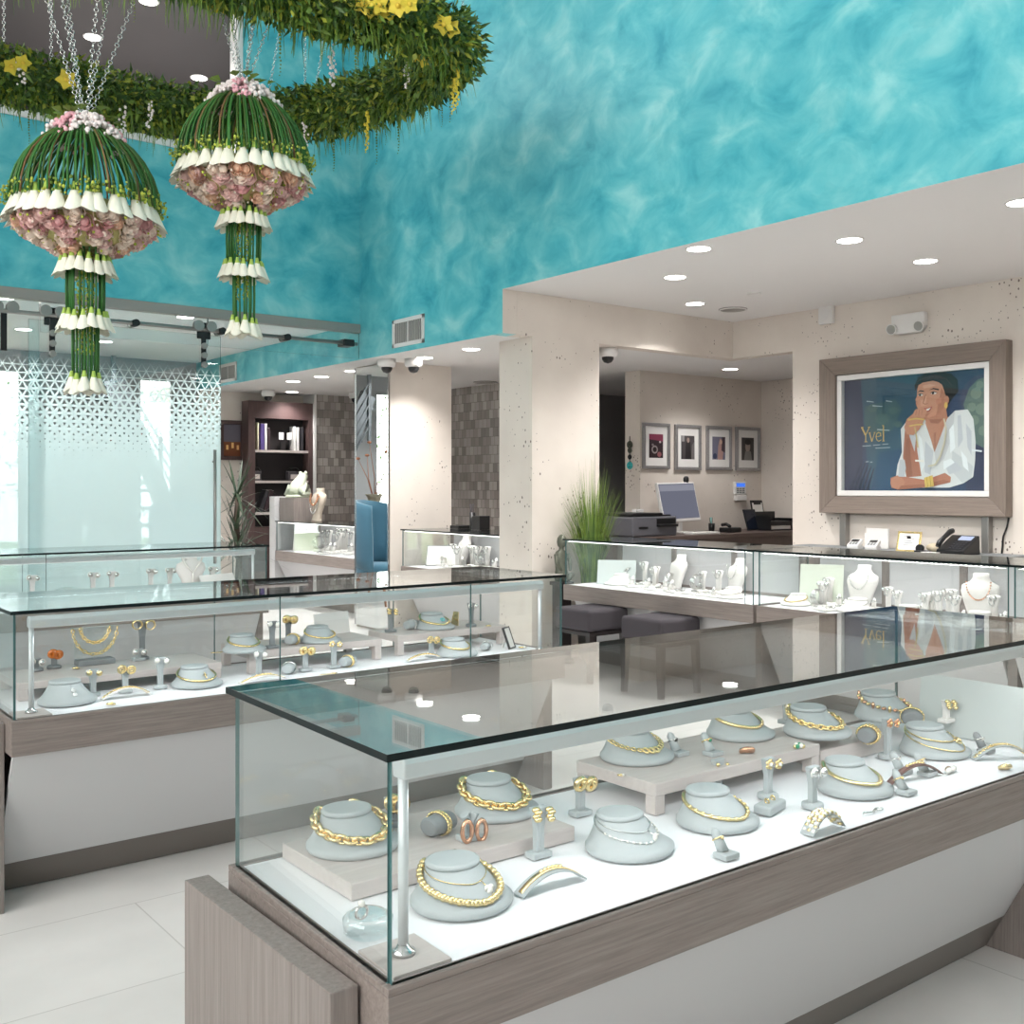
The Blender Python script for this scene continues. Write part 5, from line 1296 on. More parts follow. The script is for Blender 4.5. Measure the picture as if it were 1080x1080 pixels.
t = thing('certificate_frame', 'small gold framed certificate on the back counter', 'picture frame', bc(957, 7.40), -PI/2+.1)
x = MB(); x.xf = Matrix.Rotation(-.25, 4, 'X'); w, h, f = .095, .16, .016
x.box(-w, 0, 0, w, .015, f).box(-w, 0, h-f, w, .015, h).box(-w, 0, f, -w+f, .015, h-f).box(w-f, 0, f, w, .015, h-f); x.build('frame', 'gold', t, bevel=.003)
x = MB(); x.xf = Matrix.Rotation(-.25, 4, 'X'); x.box(-w+f, .004, f, w-f, .01, h-f)
for k in range(5): x.box(-.045+.01*(k % 2), .003, .05+.017*k, .045-.012*(k % 3), .0042, .055+.017*k, 1)
x.build('certificate', ['whiteleather', 'greydk'], t)
MB().bar((0, .02, .12), (0, .08, .002), .03, .004).build('easel_leg', 'black', t)
t = thing('tape_dispenser', 'small black tape dispenser beside the gold certificate frame', 'tape dispenser', bc(973, 7.34), -1.4)
MB().prism([(-.06, -.02), (.06, -.02), (.06, .02), (-.06, .02)], 0, .02).build('base', 'black', t, bevel=.005); MB().cyl((-.02, -.013, .035), (-.02, .013, .035), .03, seg=20).build('tape_roll', 'black', t)
t = thing('pouch', 'crumpled beige pouch left of the black telephone', 'pouch', bc(986, 7.5))
MB().sphere((0, 0, .035), .05, 12, 8, 0, (.9, 1.4, .7)).build('bag', pbr('linen', rgb(190, 176, 152), .9, bump=(40, .8)), t)
t = thing('notepad', 'white notepad lying before the black telephone', 'notepad', bc(981, 7.31)); MB().box(-.03, -.06, 0, .03, .06, .012).build('sheets', 'whiteleather', t)
t = thing('telephone', 'black desk telephone with a lit screen on the back counter', 'telephone', bc(1010, 7.42), -PI/2-.15)
m = MB(); m.add([(-.12, -.09, 0), (.12, -.09, 0), (.12, .10, 0), (-.12, .10, 0), (-.12, -.09, .03), (.12, -.09, .03), (.12, .09, .14), (-.12, .09, .14)], [(0, 3, 2, 1), (4, 5, 6, 7), (0, 1, 5, 4), (1, 2, 6, 5), (2, 3, 7, 6), (3, 0, 4, 7)])
m.build('body', 'black', t, bevel=.008)
sl = math.atan2(.11, .18)
def onp(u, v, d=.002): return Vector((u, -.09+v*math.cos(sl)-d*math.sin(sl), .03+v*math.sin(sl)+d*math.cos(sl)))
def quad(m, u0, v0, u1, v1, d=.003, mi=0):
    a = [onp(u0, v0, d), onp(u1, v0, d), onp(u1, v1, d), onp(u0, v1, d)]; b = [onp(u0, v0, -.002), onp(u1, v0, -.002), onp(u1, v1, -.002), onp(u0, v1, -.002)]
    m.add(a+b, [(0, 1, 2, 3), (4, 7, 6, 5), (0, 4, 5, 1), (1, 5, 6, 2), (2, 6, 7, 3), (3, 7, 4, 0)], mi)
m = MB(); quad(m, -.02, .14, .09, .19); m.build('screen', emis('phone_screen', rgb(190, 200, 225), .9), t)
m = MB()
for i in range(4):
    for j in range(4): quad(m, -.025+.03*i, .02+.026*j, -.005+.03*i, .036+.026*j, .004)
m.build('keypad', pbr('phone_key', rgb(52, 52, 56), .4), t)
m = MB(); P = [onp(-.09, .0, .03), onp(-.09, .03, .045), onp(-.09, .1, .05), onp(-.09, .17, .05), onp(-.09, .2, .04)]; m.tube(P, [.018, .021, .016, .021, .02], 12); m.build('handset', 'black', t)
cb = MB().tube([on_x(1064, 546, XF-.01), on_x(1062, 556, XF-.01), on_x(1058, 566, XF-.012), on_x(1056, 590, XF-.012), on_x(1056, 660, XF-.012)], .007, 8).build('power_cord', 'black'); tag(cb, 'thin black cord hanging down the wall below the poster', 'cord')
# ---------------------------------------------------------------- office
G['desk'] = pbr('dark_desk', rgb(92, 78, 72), .45, var=.15, vscale=20)
t = thing('office_desk', 'long dark wood desk along the office wall', 'desk', (0, 0, 0)); dz = .93; dx0 = on_y(652, 560, 7.15).x
MB().box(dx0, 7.10, dz-.04, 9.72, 7.82, dz).build('desk_top', 'desk', t, bevel=.003); MB().box(dx0+.03, 7.13, 0, 9.70, 7.16, dz-.041).build('front_panel', 'desk', t); MB().box(dx0+.03, 7.16, 0, dx0+.07, 7.8, dz-.041).build('end_panel', 'desk', t)
t = thing('printer', 'dark grey office printer beside the grass', 'printer', (on_y(680, 550, 7.3).x, 7.36, dz+.001)); 
G['printer'] = pbr('printer_grey', rgb(92, 92, 98), .45)
MB().box(-.30, -.2, 0, .30, .2, .19).build('body', 'printer', t, bevel=.015); MB().box(-.29, -.19, .191, .12, .19, .225).build('scanner_lid', 'black', t, bevel=.01)
MB().box(.02, -.24, .09, .28, -.19, .115).build('output_tray', 'black', t, bevel=.004); MB().box(.02, -.203, .118, .28, -.199, .17).build('paper_slot', 'black', t); MB().box(-.22, -.205, .075, -.10, -.199, .095).build('badge_plate', 'black', t); MB().box(.14, -.14, .19, .28, .1, .205).build('control_panel', 'black', t, bevel=.004)
o = MB().box(-.05, -.03, 0, .05, .03, .03).build('paper_box', 'whiteplastic', None, .004); o.location = (on_y(675, 540, 7.3).x, 7.33, dz+.228); tag(o, 'small white box on top of the grey printer', 'box')
t = thing('computer_monitor', 'tilted silver computer monitor showing a pale window', 'monitor', (on_y(722, 545, 7.5).x, 7.52, dz+.001), .1)
mw_ = .31; x = MB(); x.xf = Matrix.Translation((0, 0, .12)) @ Matrix.Rotation(-.22, 4, 'X') @ Matrix.Rotation(-.02, 4, 'Y')
x.box(-mw_, 0, 0, mw_, .035, .41); x.build('bezel', 'whiteplastic', t, bevel=.006)
x2 = MB(); x2.xf = x.xf; x2.box(-mw_+.015, -.002, .03, mw_-.015, .0, .395); x2.build('screen', emis('monitor_screen', rgb(122, 124, 140), .55), t)
x2 = MB(); x2.xf = x.xf; x2.box(-mw_+.02, -.004, .32, mw_-.02, -.0022, .385); x2.build('menu_bar', emis('monitor_menu', rgb(150, 152, 165), .6), t)
MB().box(-.09, -.07, 0, .09, .10, .015).box(-.03, .03, .015, .03, .06, .2).build('stand', 'whiteplastic', t, bevel=.004)
o = MB().lathe([(.02, 0), (.03, .02), (.03, .05), (.015, .07)], 14).build('webcam', 'black'); o.location = (on_y(722, 545, 7.5).x+.18, 7.52+.125, dz+.5185); tag(o, 'small black webcam on top of the monitor', 'webcam')
t = thing('keyboard', 'white keyboard lying in front of the monitor', 'keyboard', (on_y(742, 556, 7.22).x, 7.24, dz+.001)); MB().box(-.2, -.06, 0, .2, .06, .018).build('board', 'whiteplastic', t, bevel=.005)
m = MB()
for i in range(14):
    for j in range(4): m.box(-.19+.027*i, -.05+.026*j, .018, -.168+.027*i, -.03+.026*j, .022)
m.build('keys', 'whiteleather', t)
t = thing('desk_phone', 'black card terminal and stand right of the keyboard', 'telephone', (on_y(771, 552, 7.35).x, 7.36, dz+.001)); MB().box(-.09, -.08, 0, .09, .08, .05).build('body', 'black', t, bevel=.012); MB().tube([(-.06, -.05, .06), (-.06, 0, .085), (-.06, .06, .075)], .018, 8).build('handset', 'black', t)
t = thing('pen_holder', 'small dark pen holder behind the keyboard', 'pen holder', (on_y(751, 548, 7.5).x+.05, 7.55, dz+.001)); MB().lathe([(.03, 0), (.035, .09), (.03, .09)], 16).build('cup', 'black', t)
for k in range(3): MB().cyl((.01*(k-1), 0, .03), (.02*(k-1), .01, .15), .004, seg=6).build('pen', ('black', 'turq', 'black')[k], t)
t = thing('letter_tray', 'black letter tray with papers at the right end of the office desk', 'letter tray', (on_y(818, 548, 7.5).x-.1, 7.45, dz+.001)); MB().box(-.2, -.12, 0, .2, .15, .012).box(-.2, -.12, .012, -.19, .15, .16).box(.19, -.12, .012, .2, .15, .13).box(-.2, .14, .012, .2, .15, .2).build('tray', 'black', t); MB().box(-.17, -.1, .013, .17, .12, .05).build('paper', 'whiteleather', t); MB().box(-.18, -.11, .055, .18, .13, .1).build('folder', 'black', t, bevel=.004)
t = thing('clipboard', 'white sheet on a black clipboard leaning at the office wall', 'clipboard', (on_y(801, 540, 7.7).x, 7.68, dz+.001)); x = MB(); x.xf = Matrix.Rotation(-.2, 4, 'X'); x.box(-.1, 0, 0, .1, .01, .33); x.build('backing', 'black', t); x = MB(); x.xf = Matrix.Rotation(-.2, 4, 'X'); x.box(-.085, -.004, .015, .085, -.001, .3); x.build('paper', 'whiteleather', t); x = MB(); x.xf = Matrix.Rotation(-.2, 4, 'X'); x.box(-.06, -.008, .28, .06, -.001, .325); x.build('clip', 'black', t)
t = thing('tablet', 'black tablet propped before the clipboard', 'tablet', (on_y(803, 548, 7.4).x, 7.5, dz+.001)); x = MB(); x.xf = Matrix.Rotation(-.3, 4, 'X'); x.box(-.1, 0, 0, .1, .012, .24); x.build('case', 'black', t, bevel=.004); x = MB(); x.xf = Matrix.Rotation(-.3, 4, 'X'); x.box(-.09, -.002, .012, .09, -.0005, .228); x.build('screen', pbr('dark_screen', rgb(16, 24, 42), .1), t)
a, b = on_y(773, 508, YO), on_y(785, 528, YO)
t = thing('alarm_keypad', 'white alarm keypad with a blue screen on the office wall', 'alarm keypad', ((a.x+b.x)/2, YO-.001, (a.z+b.z)/2)); w, h = (b.x-a.x)/2, (a.z-b.z)/2
MB().box(-w, -.03, -h*.35, w, 0, h).build('housing', 'whiteplastic', t, bevel=.006); MB().box(-w*.9, -.045, -h, w*.9, 0, -h*.4).build('bracket', 'whiteplastic', t, bevel=.006)
MB().box(-w*.75, -.032, h*.45, w*.75, -.03, h*.85).build('screen', emis('keypad_screen', rgb(70, 120, 230), .8), t)
m = MB()
for i in range(3):
    for j in range(3): m.box(-w*.7+w*.5*i, -.033, -h*.2+h*.2*j, -w*.7+w*.5*i+w*.35, -.03, -h*.2+h*.2*j+h*.13)
m.build('keys', 'greydk', t)
def photo(px0, px1, py0, py1, lab, parts):
    a, b = on_y(px0, py0, YO), on_y(px1, py1, YO); w, h = (b.x-a.x)/2, (a.z-b.z)/2; f = w*.16
    t = thing('picture_frame', lab, 'framed photo', ((a.x+b.x)/2, YO-.001, (a.z+b.z)/2))
    MB().box(-w, -.03, -h, w, 0, -h+f).box(-w, -.03, h-f, w, 0, h).box(-w, -.03, -h+f, -w+f, 0, h-f).box(w-f, -.03, -h+f, w, 0, h-f).build('frame', 'silverframe', t, bevel=.003)
    MB().box(-w+f, -.012, -h+f, w-f, -.002, h-f).build('mat_board', 'whiteplastic', t)
    iw_, ih_ = w*.52, h*.52; m = MB(); ms = []
    for k, (poly, col) in enumerate(parts):
        nm = 'photo_%d_%d_%d' % col
        if nm not in G: G[nm] = pbr(nm, rgb(*col), .5)
        if nm not in ms: ms.append(nm)
        m.add([(x_*iw_, -.0125-.0004*k, z_*ih_) for x_, z_ in poly], [tuple(range(len(poly)))], ms.index(nm))
    m.build('photo_print', ms, t); return t
G['silverframe'] = pbr('silver_frame', rgb(160, 158, 160), .4, .6, var=.2, vscale=60)
full = [(-1, -1), (1, -1), (1, 1), (-1, 1)]
def B(cx, cy, rx, ry, n=14): return [(cx+rx*math.cos(2*PI*i/n), cy+ry*math.sin(2*PI*i/n)) for i in range(n)]
photo(676.7, 705, 445.6, 494.7, 'silver framed photo with a dark red top, first from the left on the office wall', [(full, (44, 26, 34)), ([(-1, .55), (1, .4), (1, 1), (-1, 1)], (128, 50, 76)), (B(-.2, -.3, .45, .35), (150, 140, 140)), (B(-.2, -.3, .28, .22), (40, 26, 32)), (B(.45, -.7, .3, .22), (150, 90, 96)), (B(.55, .35, .15, .1), (200, 190, 190)), (B(-.5, .1, .15, .1), (130, 120, 124))])
photo(710.8, 737.8, 447.5, 496, 'silver framed photo of a standing figure, second from the left on the office wall', [(full, (70, 66, 68)), ([(-.4, -1), (.5, -1), (.4, .4), (.0, .8), (-.3, .4)], (32, 28, 32)), ([(-.9, .5), (-.5, .5), (-.5, 1), (-.9, 1)], (150, 148, 150)), (B(.05, .62, .2, .22), (160, 140, 130)), ([(.5, -1), (1, -1), (1, .6), (.6, .2)], (108, 104, 104))])
photo(744, 770, 449, 496, 'silver framed photo in pale blue and rose, third from the left on the office wall', [(full, (112, 112, 132)), ([(-.2, -1), (.6, -1), (.8, .5), (.2, .9), (-.1, .2)], (176, 140, 134)), ([(.4, -.2), (1, -.4), (1, 1), (.5, 1)], (64, 50, 60)), (B(-.6, -.7, .3, .25), (52, 60, 90)), (B(.3, .55, .22, .22), (200, 168, 150))])
photo(775, 800, 450, 496.7, 'silver framed dark portrait, fourth from the left on the office wall', [(full, (56, 52, 52)), (B(.0, .2, .4, .5), (150, 136, 126)), ([(-.6, -1), (.7, -1), (.5, -.2), (-.4, -.2)], (120, 116, 114)), (B(.0, .6, .5, .25), (28, 24, 24))])
# bead ornament on the partition edge
p0 = on_x(665, 468, XF); t = thing('wall_ornament', 'dark beaded ornament hanging on the white wall edge by the office', 'ornament', (XF-.012, p0.y, 0))
for k, (py, r) in enumerate(((469, .03), (475, .022), (482, .02), (491, .03))): MB().torus((0, 0, on_x(665, py, XF).z), r, r*.38, (1, 0, 0), 14, 6).sphere((0, 0, on_x(665, py, XF).z), r*.5, 8, 5).build('bead', ('bronze', 'bronze', 'black', 'turq')[k], t)
MB().cyl((0, 0, on_x(665, 491, XF).z), (0, 0, on_x(665, 460, XF).z), .004, seg=6).build('cord', 'black', t)
# ---------------------------------------------------------------- alcove behind the doorway
G['bookwood'] = wood('dark_bookcase_wood', rgb(66, 50, 50), rgb(92, 74, 72), (60, 60, 3)); G['bookback'] = pbr('bookcase_back', rgb(26, 20, 22), .6)
BY = 12.5; bx0, bx1 = on_y(262, 480, BY).x, on_y(332, 480, BY).x; bz = lambda py: CAMH-(py-HORY)*13.6/FPX
t = thing('bookcase', 'tall dark wood bookcase in the far alcove', 'bookcase', (bx0, BY, 0)); bw = bx1-bx0
MB().box(0, 0, 0, .09, .2, 2.49).build('side_panel', 'bookwood', t); MB().box(bw-.09, 0, 0, bw, .2, 2.49).build('side_panel', 'bookwood', t); MB().box(.09, .0, bz(442), bw-.09, .2, 2.49).build('header_panel', 'bookwood', t)
MB().box(.09, .17, .9, bw-.09, .199, bz(442)).build('back_panel', 'bookback', t); MB().box(.09, .0, 0, bw-.09, .199, .9).build('base_cabinet', 'bookwood', t)
sh = [bz(475), bz(507), bz(540)]
for z in sh: MB().box(.091, .004, z-.03, bw-.091, .169, z).build('shelf', 'riser', t)
cols = {'cream': (214, 204, 176), 'purple': (74, 58, 118), 'white': (222, 218, 216), 'plum': (52, 34, 40), 'charcoal': (44, 42, 46)}
for k, v in cols.items(): G['book_'+k] = pbr('book_'+k, rgb(*v), .6)
def book(px, w, h, d, z, col, lab, tilt=0):
    x = on_y(px, 470, BY).x; t = thing('book', lab, 'book', (x, BY+.03, z+(.014 if tilt else .001))); m = MB(); m.xf = Matrix.Rotation(tilt, 4, 'Y')
    m.box(-w/2, 0, 0, w/2, d, h); m.build('cover', G['book_'+col], t, bevel=.002); m = MB(); m.xf = Matrix.Rotation(tilt, 4, 'Y'); m.box(-w/2+.004, .004, .004, w/2-.004, d+.002, h+.002); m.build('pages', 'whiteleather', t)
book(273.5, .02, .34, .12, sh[0], 'cream', 'thin cream book at the left end of the top shelf'); book(278, .05, .33, .12, sh[0], 'purple', 'purple and cream book on the top shelf'); book(281.6, .03, .33, .12, sh[0], 'white', 'white book right of the purple one on the top shelf'); book(284.8, .03, .28, .12, sh[0], 'plum', 'dark plum book right of the white book on the top shelf')
book(312, .03, .31, .12, sh[0], 'white', 'white book, left of the two at the right of the top shelf'); book(315.5, .03, .30, .12, sh[0], 'white', 'white book, right of the two at the right of the top shelf'); book(320, .035, .30, .12, sh[0], 'charcoal', 'dark grey book at the right end of the top shelf')
book(276, .05, .28, .12, sh[2], 'charcoal', 'dark book leaning on the lower shelf, left', .35); book(281, .05, .28, .12, sh[2], 'plum', 'dark plum book leaning on the lower shelf, right', .35)
for k, px in enumerate((299.5, 308)):
    t = thing('card_holder', ('left' if k == 0 else 'right')+' small white card on the top shelf of the bookcase', 'card', (on_y(px, 460, BY).x, BY+.08, sh[0]+.001)); MB().box(-.008, 0, 0, .008, .01, .15).build('stem', 'black', t); MB().box(-.032, -.004, .14, .032, .004, .23).build('card', 'whiteplastic', t); MB().box(-.03, -.03, 0, .03, .03, .006).build('foot', 'black', t)
for k, (px, w) in enumerate(((272.5, .07), (312.5, .09))):
    t = thing('photo_box', ('left' if k == 0 else 'right')+' dark arched photo box on the middle shelf of the bookcase', 'photo frame', (on_y(px, 500, BY).x, BY+.05, sh[1]+.001)); MB().box(-w, 0, 0, w, .08, .12).build('body', 'charcoal', t, bevel=.01); MB().box(-w*.6, -.003, .02, w*.6, 0, .08).build('picture', 'riser', t); MB().tube([(-w, .04, .12), (-w*.5, .04, .16), (w*.5, .04, .16), (w, .04, .12)], .01, 6).build('handle', 'black', t)
t = thing('wall_picture', 'dark framed picture of a lit street on the far cream wall', 'framed picture', ((on_y(231, 465, 12.77).x+on_y(257, 465, 12.77).x)/2, 12.775, bz(465))); w = (on_y(257, 465, 12.77).x-on_y(231, 465, 12.77).x)/2; h = .25
MB().box(-w, -.04, -h, w, 0, -h+.05).box(-w, -.04, h-.05, w, 0, h).box(-w, -.04, -h+.05, -w+.05, 0, h-.05).box(w-.05, -.04, -h+.05, w, 0, h-.05).build('frame', 'bookwood', t, bevel=.005); MB().box(-w+.05, -.012, -h+.05, w-.05, 0, h-.05).build('canvas', pbr('dusk_sky', rgb(96, 92, 104), .6), t)
m = MB(); m.box(-w+.05, -.014, -h+.05, w-.05, -.0125, -.02); m.build('canvas_street', pbr('warm_street', rgb(120, 66, 36), .6), t); m = MB()
for k in range(6): m.box(-w+.09+k*.07, -.016, -.12+.02*(k % 2), -w+.12+k*.07, -.0145, -.06+.03*(k % 2))
m.build('lit_window_shapes', pbr('street_lights', rgb(236, 190, 120), .5), t)
# far counter: wood box with the jade frog, end pillar, necklace bust
t = thing('pillar_panel', 'upright white panel at the left end of the far counter', 'pedestal', (5.58, 11.84, 0)); MB().box(.0, -.07, 0, .3, .07, 1.29).build('panel', 'white', t, bevel=.003)
t = thing('wood_box', 'ribbed wood box standing on the far counter', 'box', (5.80, 11.55, 1.001)); m = MB().box(-.17, -.19, 0, .17, .19, .275)
for i in range(12): m.box(-.173, -.18+.031*i, .01, -.169, -.165+.031*i, .265)
m.build('body', 'wood_z', t)
G['jade'] = pbr('jade', rgb(200, 206, 188), .3, var=.2, vscale=12)
t = thing('frog_figure', 'pale green jade frog on the ribbed wood box', 'figurine', (5.78, 11.55, 1.277), PI/2+.4)
m = MB()
def ell(rs): m.rings([[(cx+a*math.cos(2*PI*k/16), cy+b_*math.sin(2*PI*k/16), z) for k in range(16)] for z, cx, cy, a, b_ in rs])
ell([(0, 0, 0, .13, .16), (.02, 0, 0, .14, .17), (.035, 0, .0, .12, .15)])
P = [Vector((0, .10, .05)), Vector((0, .06, .09)), Vector((0, .0, .14)), Vector((0, -.05, .20)), Vector((0, -.08, .245)), Vector((0, -.12, .255)), Vector((0, -.15, .25))]
m.tube(P, [.04, .085, .09, .07, .06, .05, .02], 14)
for s in (-1, 1):
    m.sphere((s*.04, -.09, .295), .022, 10, 6); m.tube([(s*.07, .06, .07), (s*.13, -.0, .12), (s*.12, .07, .05), (s*.13, -.06, .045)], [.05, .045, .03, .025], 10); m.tube([(s*.06, -.04, .17), (s*.085, -.09, .1), (s*.07, -.12, .045)], [.03, .022, .025], 10)
m.build('body', 'jade', t)
t = thing('necklace_bust', 'grey standing bust with pearl strands on the far counter', 'jewelry display', (5.78, 11.08, 1.001), -PI/2); n = 24
prof = [(0, .10, .05, 0), (.02, .09, .045, .0), (.10, .075, .045, .01), (.20, .13, .055, .02), (.27, .15, .06, .03), (.31, .13, .055, .04), (.335, .06, .05, .045), (.36, .05, .045, .05), (.39, .052, .045, .05)]
MB().rings([[(w*math.cos(2*PI*k/n), y+d*math.sin(2*PI*k/n), z_) for k in range(n)] for z_, w, d, y in prof]).build('body', pbr('taupe_linen', rgb(176, 164, 150), .8), t)
for q, (w, d, z) in enumerate(((.085, .13, .32), (.1, .2, .30), (.11, .10, .30))):
    m = MB()
    for i in range(25):
        a = PI+PI*i/24; m.sphere((w*math.cos(a), -.05+.02*(1+math.sin(a)), z+d*math.sin(a)), .009, 7, 5)
    o = m.build('necklace', ('rose', 'silver', 'rose')[q]); o.location = (5.78, 11.08, 1.001); o.rotation_euler = (0, 0, -PI/2); tag(o, ('short rose bead strand', 'long silver bead strand', 'middle rose bead strand')[q]+' on the standing bust of the far counter', 'necklace')
# small dark things on the counter between column and pier
for k, (px, w, h, lab) in enumerate(((487, .07, .03, 'flat black tray on the alcove counter'), (500, .03, .16, 'black cup on the alcove counter, left of the black box'), (509, .06, .13, 'black box on the alcove counter before the tile wall'))):
    p = on_x(px, 550, 5.95); t = thing(('tray', 'cup', 'box')[k], lab, ('tray', 'cup', 'box')[k], (5.93, p.y, 1.001)); (MB().box(-w, -w, 0, w, w, h) if k != 1 else MB().lathe([(w*.8, 0), (w, h), (w*.85, h), (w*.7, .02)], 16)).build('body', 'black', t)
    if k == 1:
        for q in range(3): MB().cyl((.008*(q-1), 0, .05), (.02*(q-1), .01, .24), .005, seg=6).build('pen', 'charcoal', t)
# yucca
G['yucca'] = pbr('yucca_leaf', rgb(44, 62, 40), .45, var=.35, vscale=8)
py_ = at_d(250, 560, 10.2)
t = thing('yucca_plant', 'dark green yucca beside the edge of the frosted door', 'plant', (py_.x, py_.y, 0)); MB().lathe([(.14, 0), (.15, .02), (.18, .36), (.185, .4), (.165, .4), (.16, .36)], 24).build('pot', 'pot', t); MB().tube([(0, 0, .35), (.02, 0, .7), (0, .02, 1.05), (.01, 0, 1.3)], [.035, .03, .028, .025], 10).build('trunk', pbr('yucca_trunk', rgb(72, 56, 46), .8), t)
m = MB(); rr = random.Random(9)
for i in range(70):
    a = rr.uniform(0, 2*PI); el = rr.uniform(-.5, 1.35); L = rr.uniform(.36, .6); z0 = rr.choice([.78, 1.0, 1.3])+rr.uniform(-.08, .05); d = Vector((math.cos(a)*math.cos(el), math.sin(a)*math.cos(el), math.sin(el))); side = Vector((-math.sin(a), math.cos(a), 0)); vs = []
    for k in range(5):
        u = k/4; c = Vector((0, 0, z0))+d*L*u+Vector((0, 0, -.12*u*u*math.cos(el))); w = .020*(1-u)**.7*(.6+.8*u if u < .4 else 1); vs += [c-side*w, c+side*w+Vector((0, 0, 0))]
    m.add(vs, [(2*k, 2*k+1, 2*k+3, 2*k+2) for k in range(4)])
m.build('leaves', 'yucca', t)
# ---------------------------------------------------------------- foyer behind the frosted glass
G['blue'] = pbr('petrol_fabric', rgb(58, 102, 124), .85, sheen=.3); G['legwood'] = pbr('walnut', rgb(150, 92, 52), .45)
t = thing('armchair', 'petrol blue wing armchair on wooden legs shown in the column mirror', 'chair', (4.16, 11.0, 0), -.6)
m = MB(); rs = []
for z, w, d, th in ((.42, .27, .27, .05), (.55, .31, .30, .05), (.8, .33, .31, .05), (1.05, .35, .30, .045), (1.2, .34, .28, .04)):
    rs.append([(w*math.sin(a), d*math.cos(a)*.9, z+.05*math.cos(a)) for a in [-1.9+3.8*i/20 for i in range(21)]]+[((w-th)*math.sin(a), (d-th)*math.cos(a)*.9, z+.05*math.cos(a)) for a in [1.9-3.8*i/20 for i in range(21)]])
m.rings(rs); m.build('shell_back', 'blue', t); MB().lathe([(.2, .36), (.25, .38), (.26, .46), (.22, .5), (.05, .505)], 28).build('seat', 'blue', t)
for sx in (-1, 1):
    for sy in (-1, 1): MB().cyl((sx*.14, sy*.14, .37), (sx*.22, sy*.22, 0), .02, .012, 10).build('leg', 'legwood', t)
t = thing('foyer_table', 'glass topped display table with white sides in the foyer, seen in the mirror', 'display case', (3.75, 11.75, 0)); MB().box(-.4, -.2, 0, .4, .2, .6).build('cabinet', 'white', t); MB().box(-.42, -.22, 1.0, .42, .22, 1.012, sides=[0, 0, 1, 1, 1, 1]).build('glass_top', ['glass', 'edge'], t)
for sx in (-1, 1): MB().box(sx*.4-.004, -.2, .6, sx*.4+.004, .2, 1.0).build('side_glass', 'glass', t)
MB().box(-.395, -.205, .6, .395, -.2, 1.0).build('front_glass', 'glass', t)
t = thing('vase', 'stone urn with dry branches on the foyer display table', 'vase', (3.75, 11.75, 1.013)); MB().lathe([(.05, 0), (.055, .02), (.05, .12), (.09, .26), (.12, .3), (.09, .3), (.04, .14)], 20).build('urn', pbr('stone_urn', rgb(150, 140, 122), .8), t); m = MB()
for k in range(5):
    a = k*1.3; m.tube([(0, 0, .2), (.1*math.cos(a), .1*math.sin(a), .5), (.25*math.cos(a+.3), .2*math.sin(a), .75+.05*k)], [.008, .006, .003], 6); m.sphere((.25*math.cos(a+.3), .2*math.sin(a), .75+.05*k), .035, 8, 5, 0, (1, .6, .5))
m.build('branches', pbr('dry_branch', rgb(150, 96, 70), .8), t)
# staircase with rails behind the etched glass
G['darksteel'] = pbr('dark_steel', rgb(96, 100, 104), .45, .4)
t = thing('staircase', 'dark steel staircase with horizontal rails behind the frosted door', 'staircase', (0, 0, 0)); sA, sB = on_y(108, 480, 12.3), on_y(195, 480, 12.3)
n = 11
for i in range(n):
    u = (i+.5)/n; x = sA.x+(sB.x-sA.x)*(1-u)
    MB().box(x-.14, 11.95, .2+u*2.3, x+.14, 12.6, .235+u*2.3).build('tread', 'darksteel', t)
MB().bar((sB.x+.1, 11.93, .05), (sA.x, 11.93, 2.6), .03, .22).build('stringer', 'darksteel', t)
for k in range(5): MB().bar((sB.x+.1, 11.9, .5+.14*k), (sA.x, 11.9, 2.2+.0+.14*k), .018, .018).build('rail_bar', 'darksteel', t)
for k in range(3):
    u = k/2; x = sB.x+.1+(sA.x-sB.x-.1)*u; MB().box(x-.02, 11.89, .1+u*1.9, x+.02, 11.93, 1.1+u*1.75).build('baluster', 'darksteel', t)
# green trees outside the foyer windows
G['treeleaf'] = pbr('tree_leaf', rgb(96, 130, 70), .6, var=.4, vscale=3)
def tree(x, y, s, label):
    t = thing('garden_tree', label, 'tree', (x, y, 0)); MB().tube([(0, 0, 0), (.05, 0, 1), (0, .05, 2)], [.12, .09, .05], 8).build('trunk', 'legwood', t); m = MB(); rr = random.Random(int(x*10))
    for i in range(1100):
        c = Vector((rr.gauss(0, .6), rr.gauss(0, .5), 2.1+rr.gauss(0, .6)))*s; u = Vector((rr.uniform(-1, 1), rr.uniform(-1, 1), rr.uniform(-1, 1))).normalized(); v = u.cross(Vector((0, 0, 1))).normalized(); L = .09*s
        m.add([c, c+u*L*.5+v*L*.3, c+u*L, c+u*L*.5-v*L*.3], [(0, 1, 2, 3)])
    m.build('crown', 'treeleaf', t)
tree((w1a+w1b)/2+.1, 16.6, 1.0, 'green tree outside the foyer window, in the middle of the frosted door'); tree(-.6, 17.0, 1.1, 'green tree outside the foyer window at the left edge')
o = MB().box(-12, 13.1, -.2, 11, 30, -.02).build('ground_outside', pbr('lawn', rgb(120, 140, 90), .9)); tag(o, kind='structure')
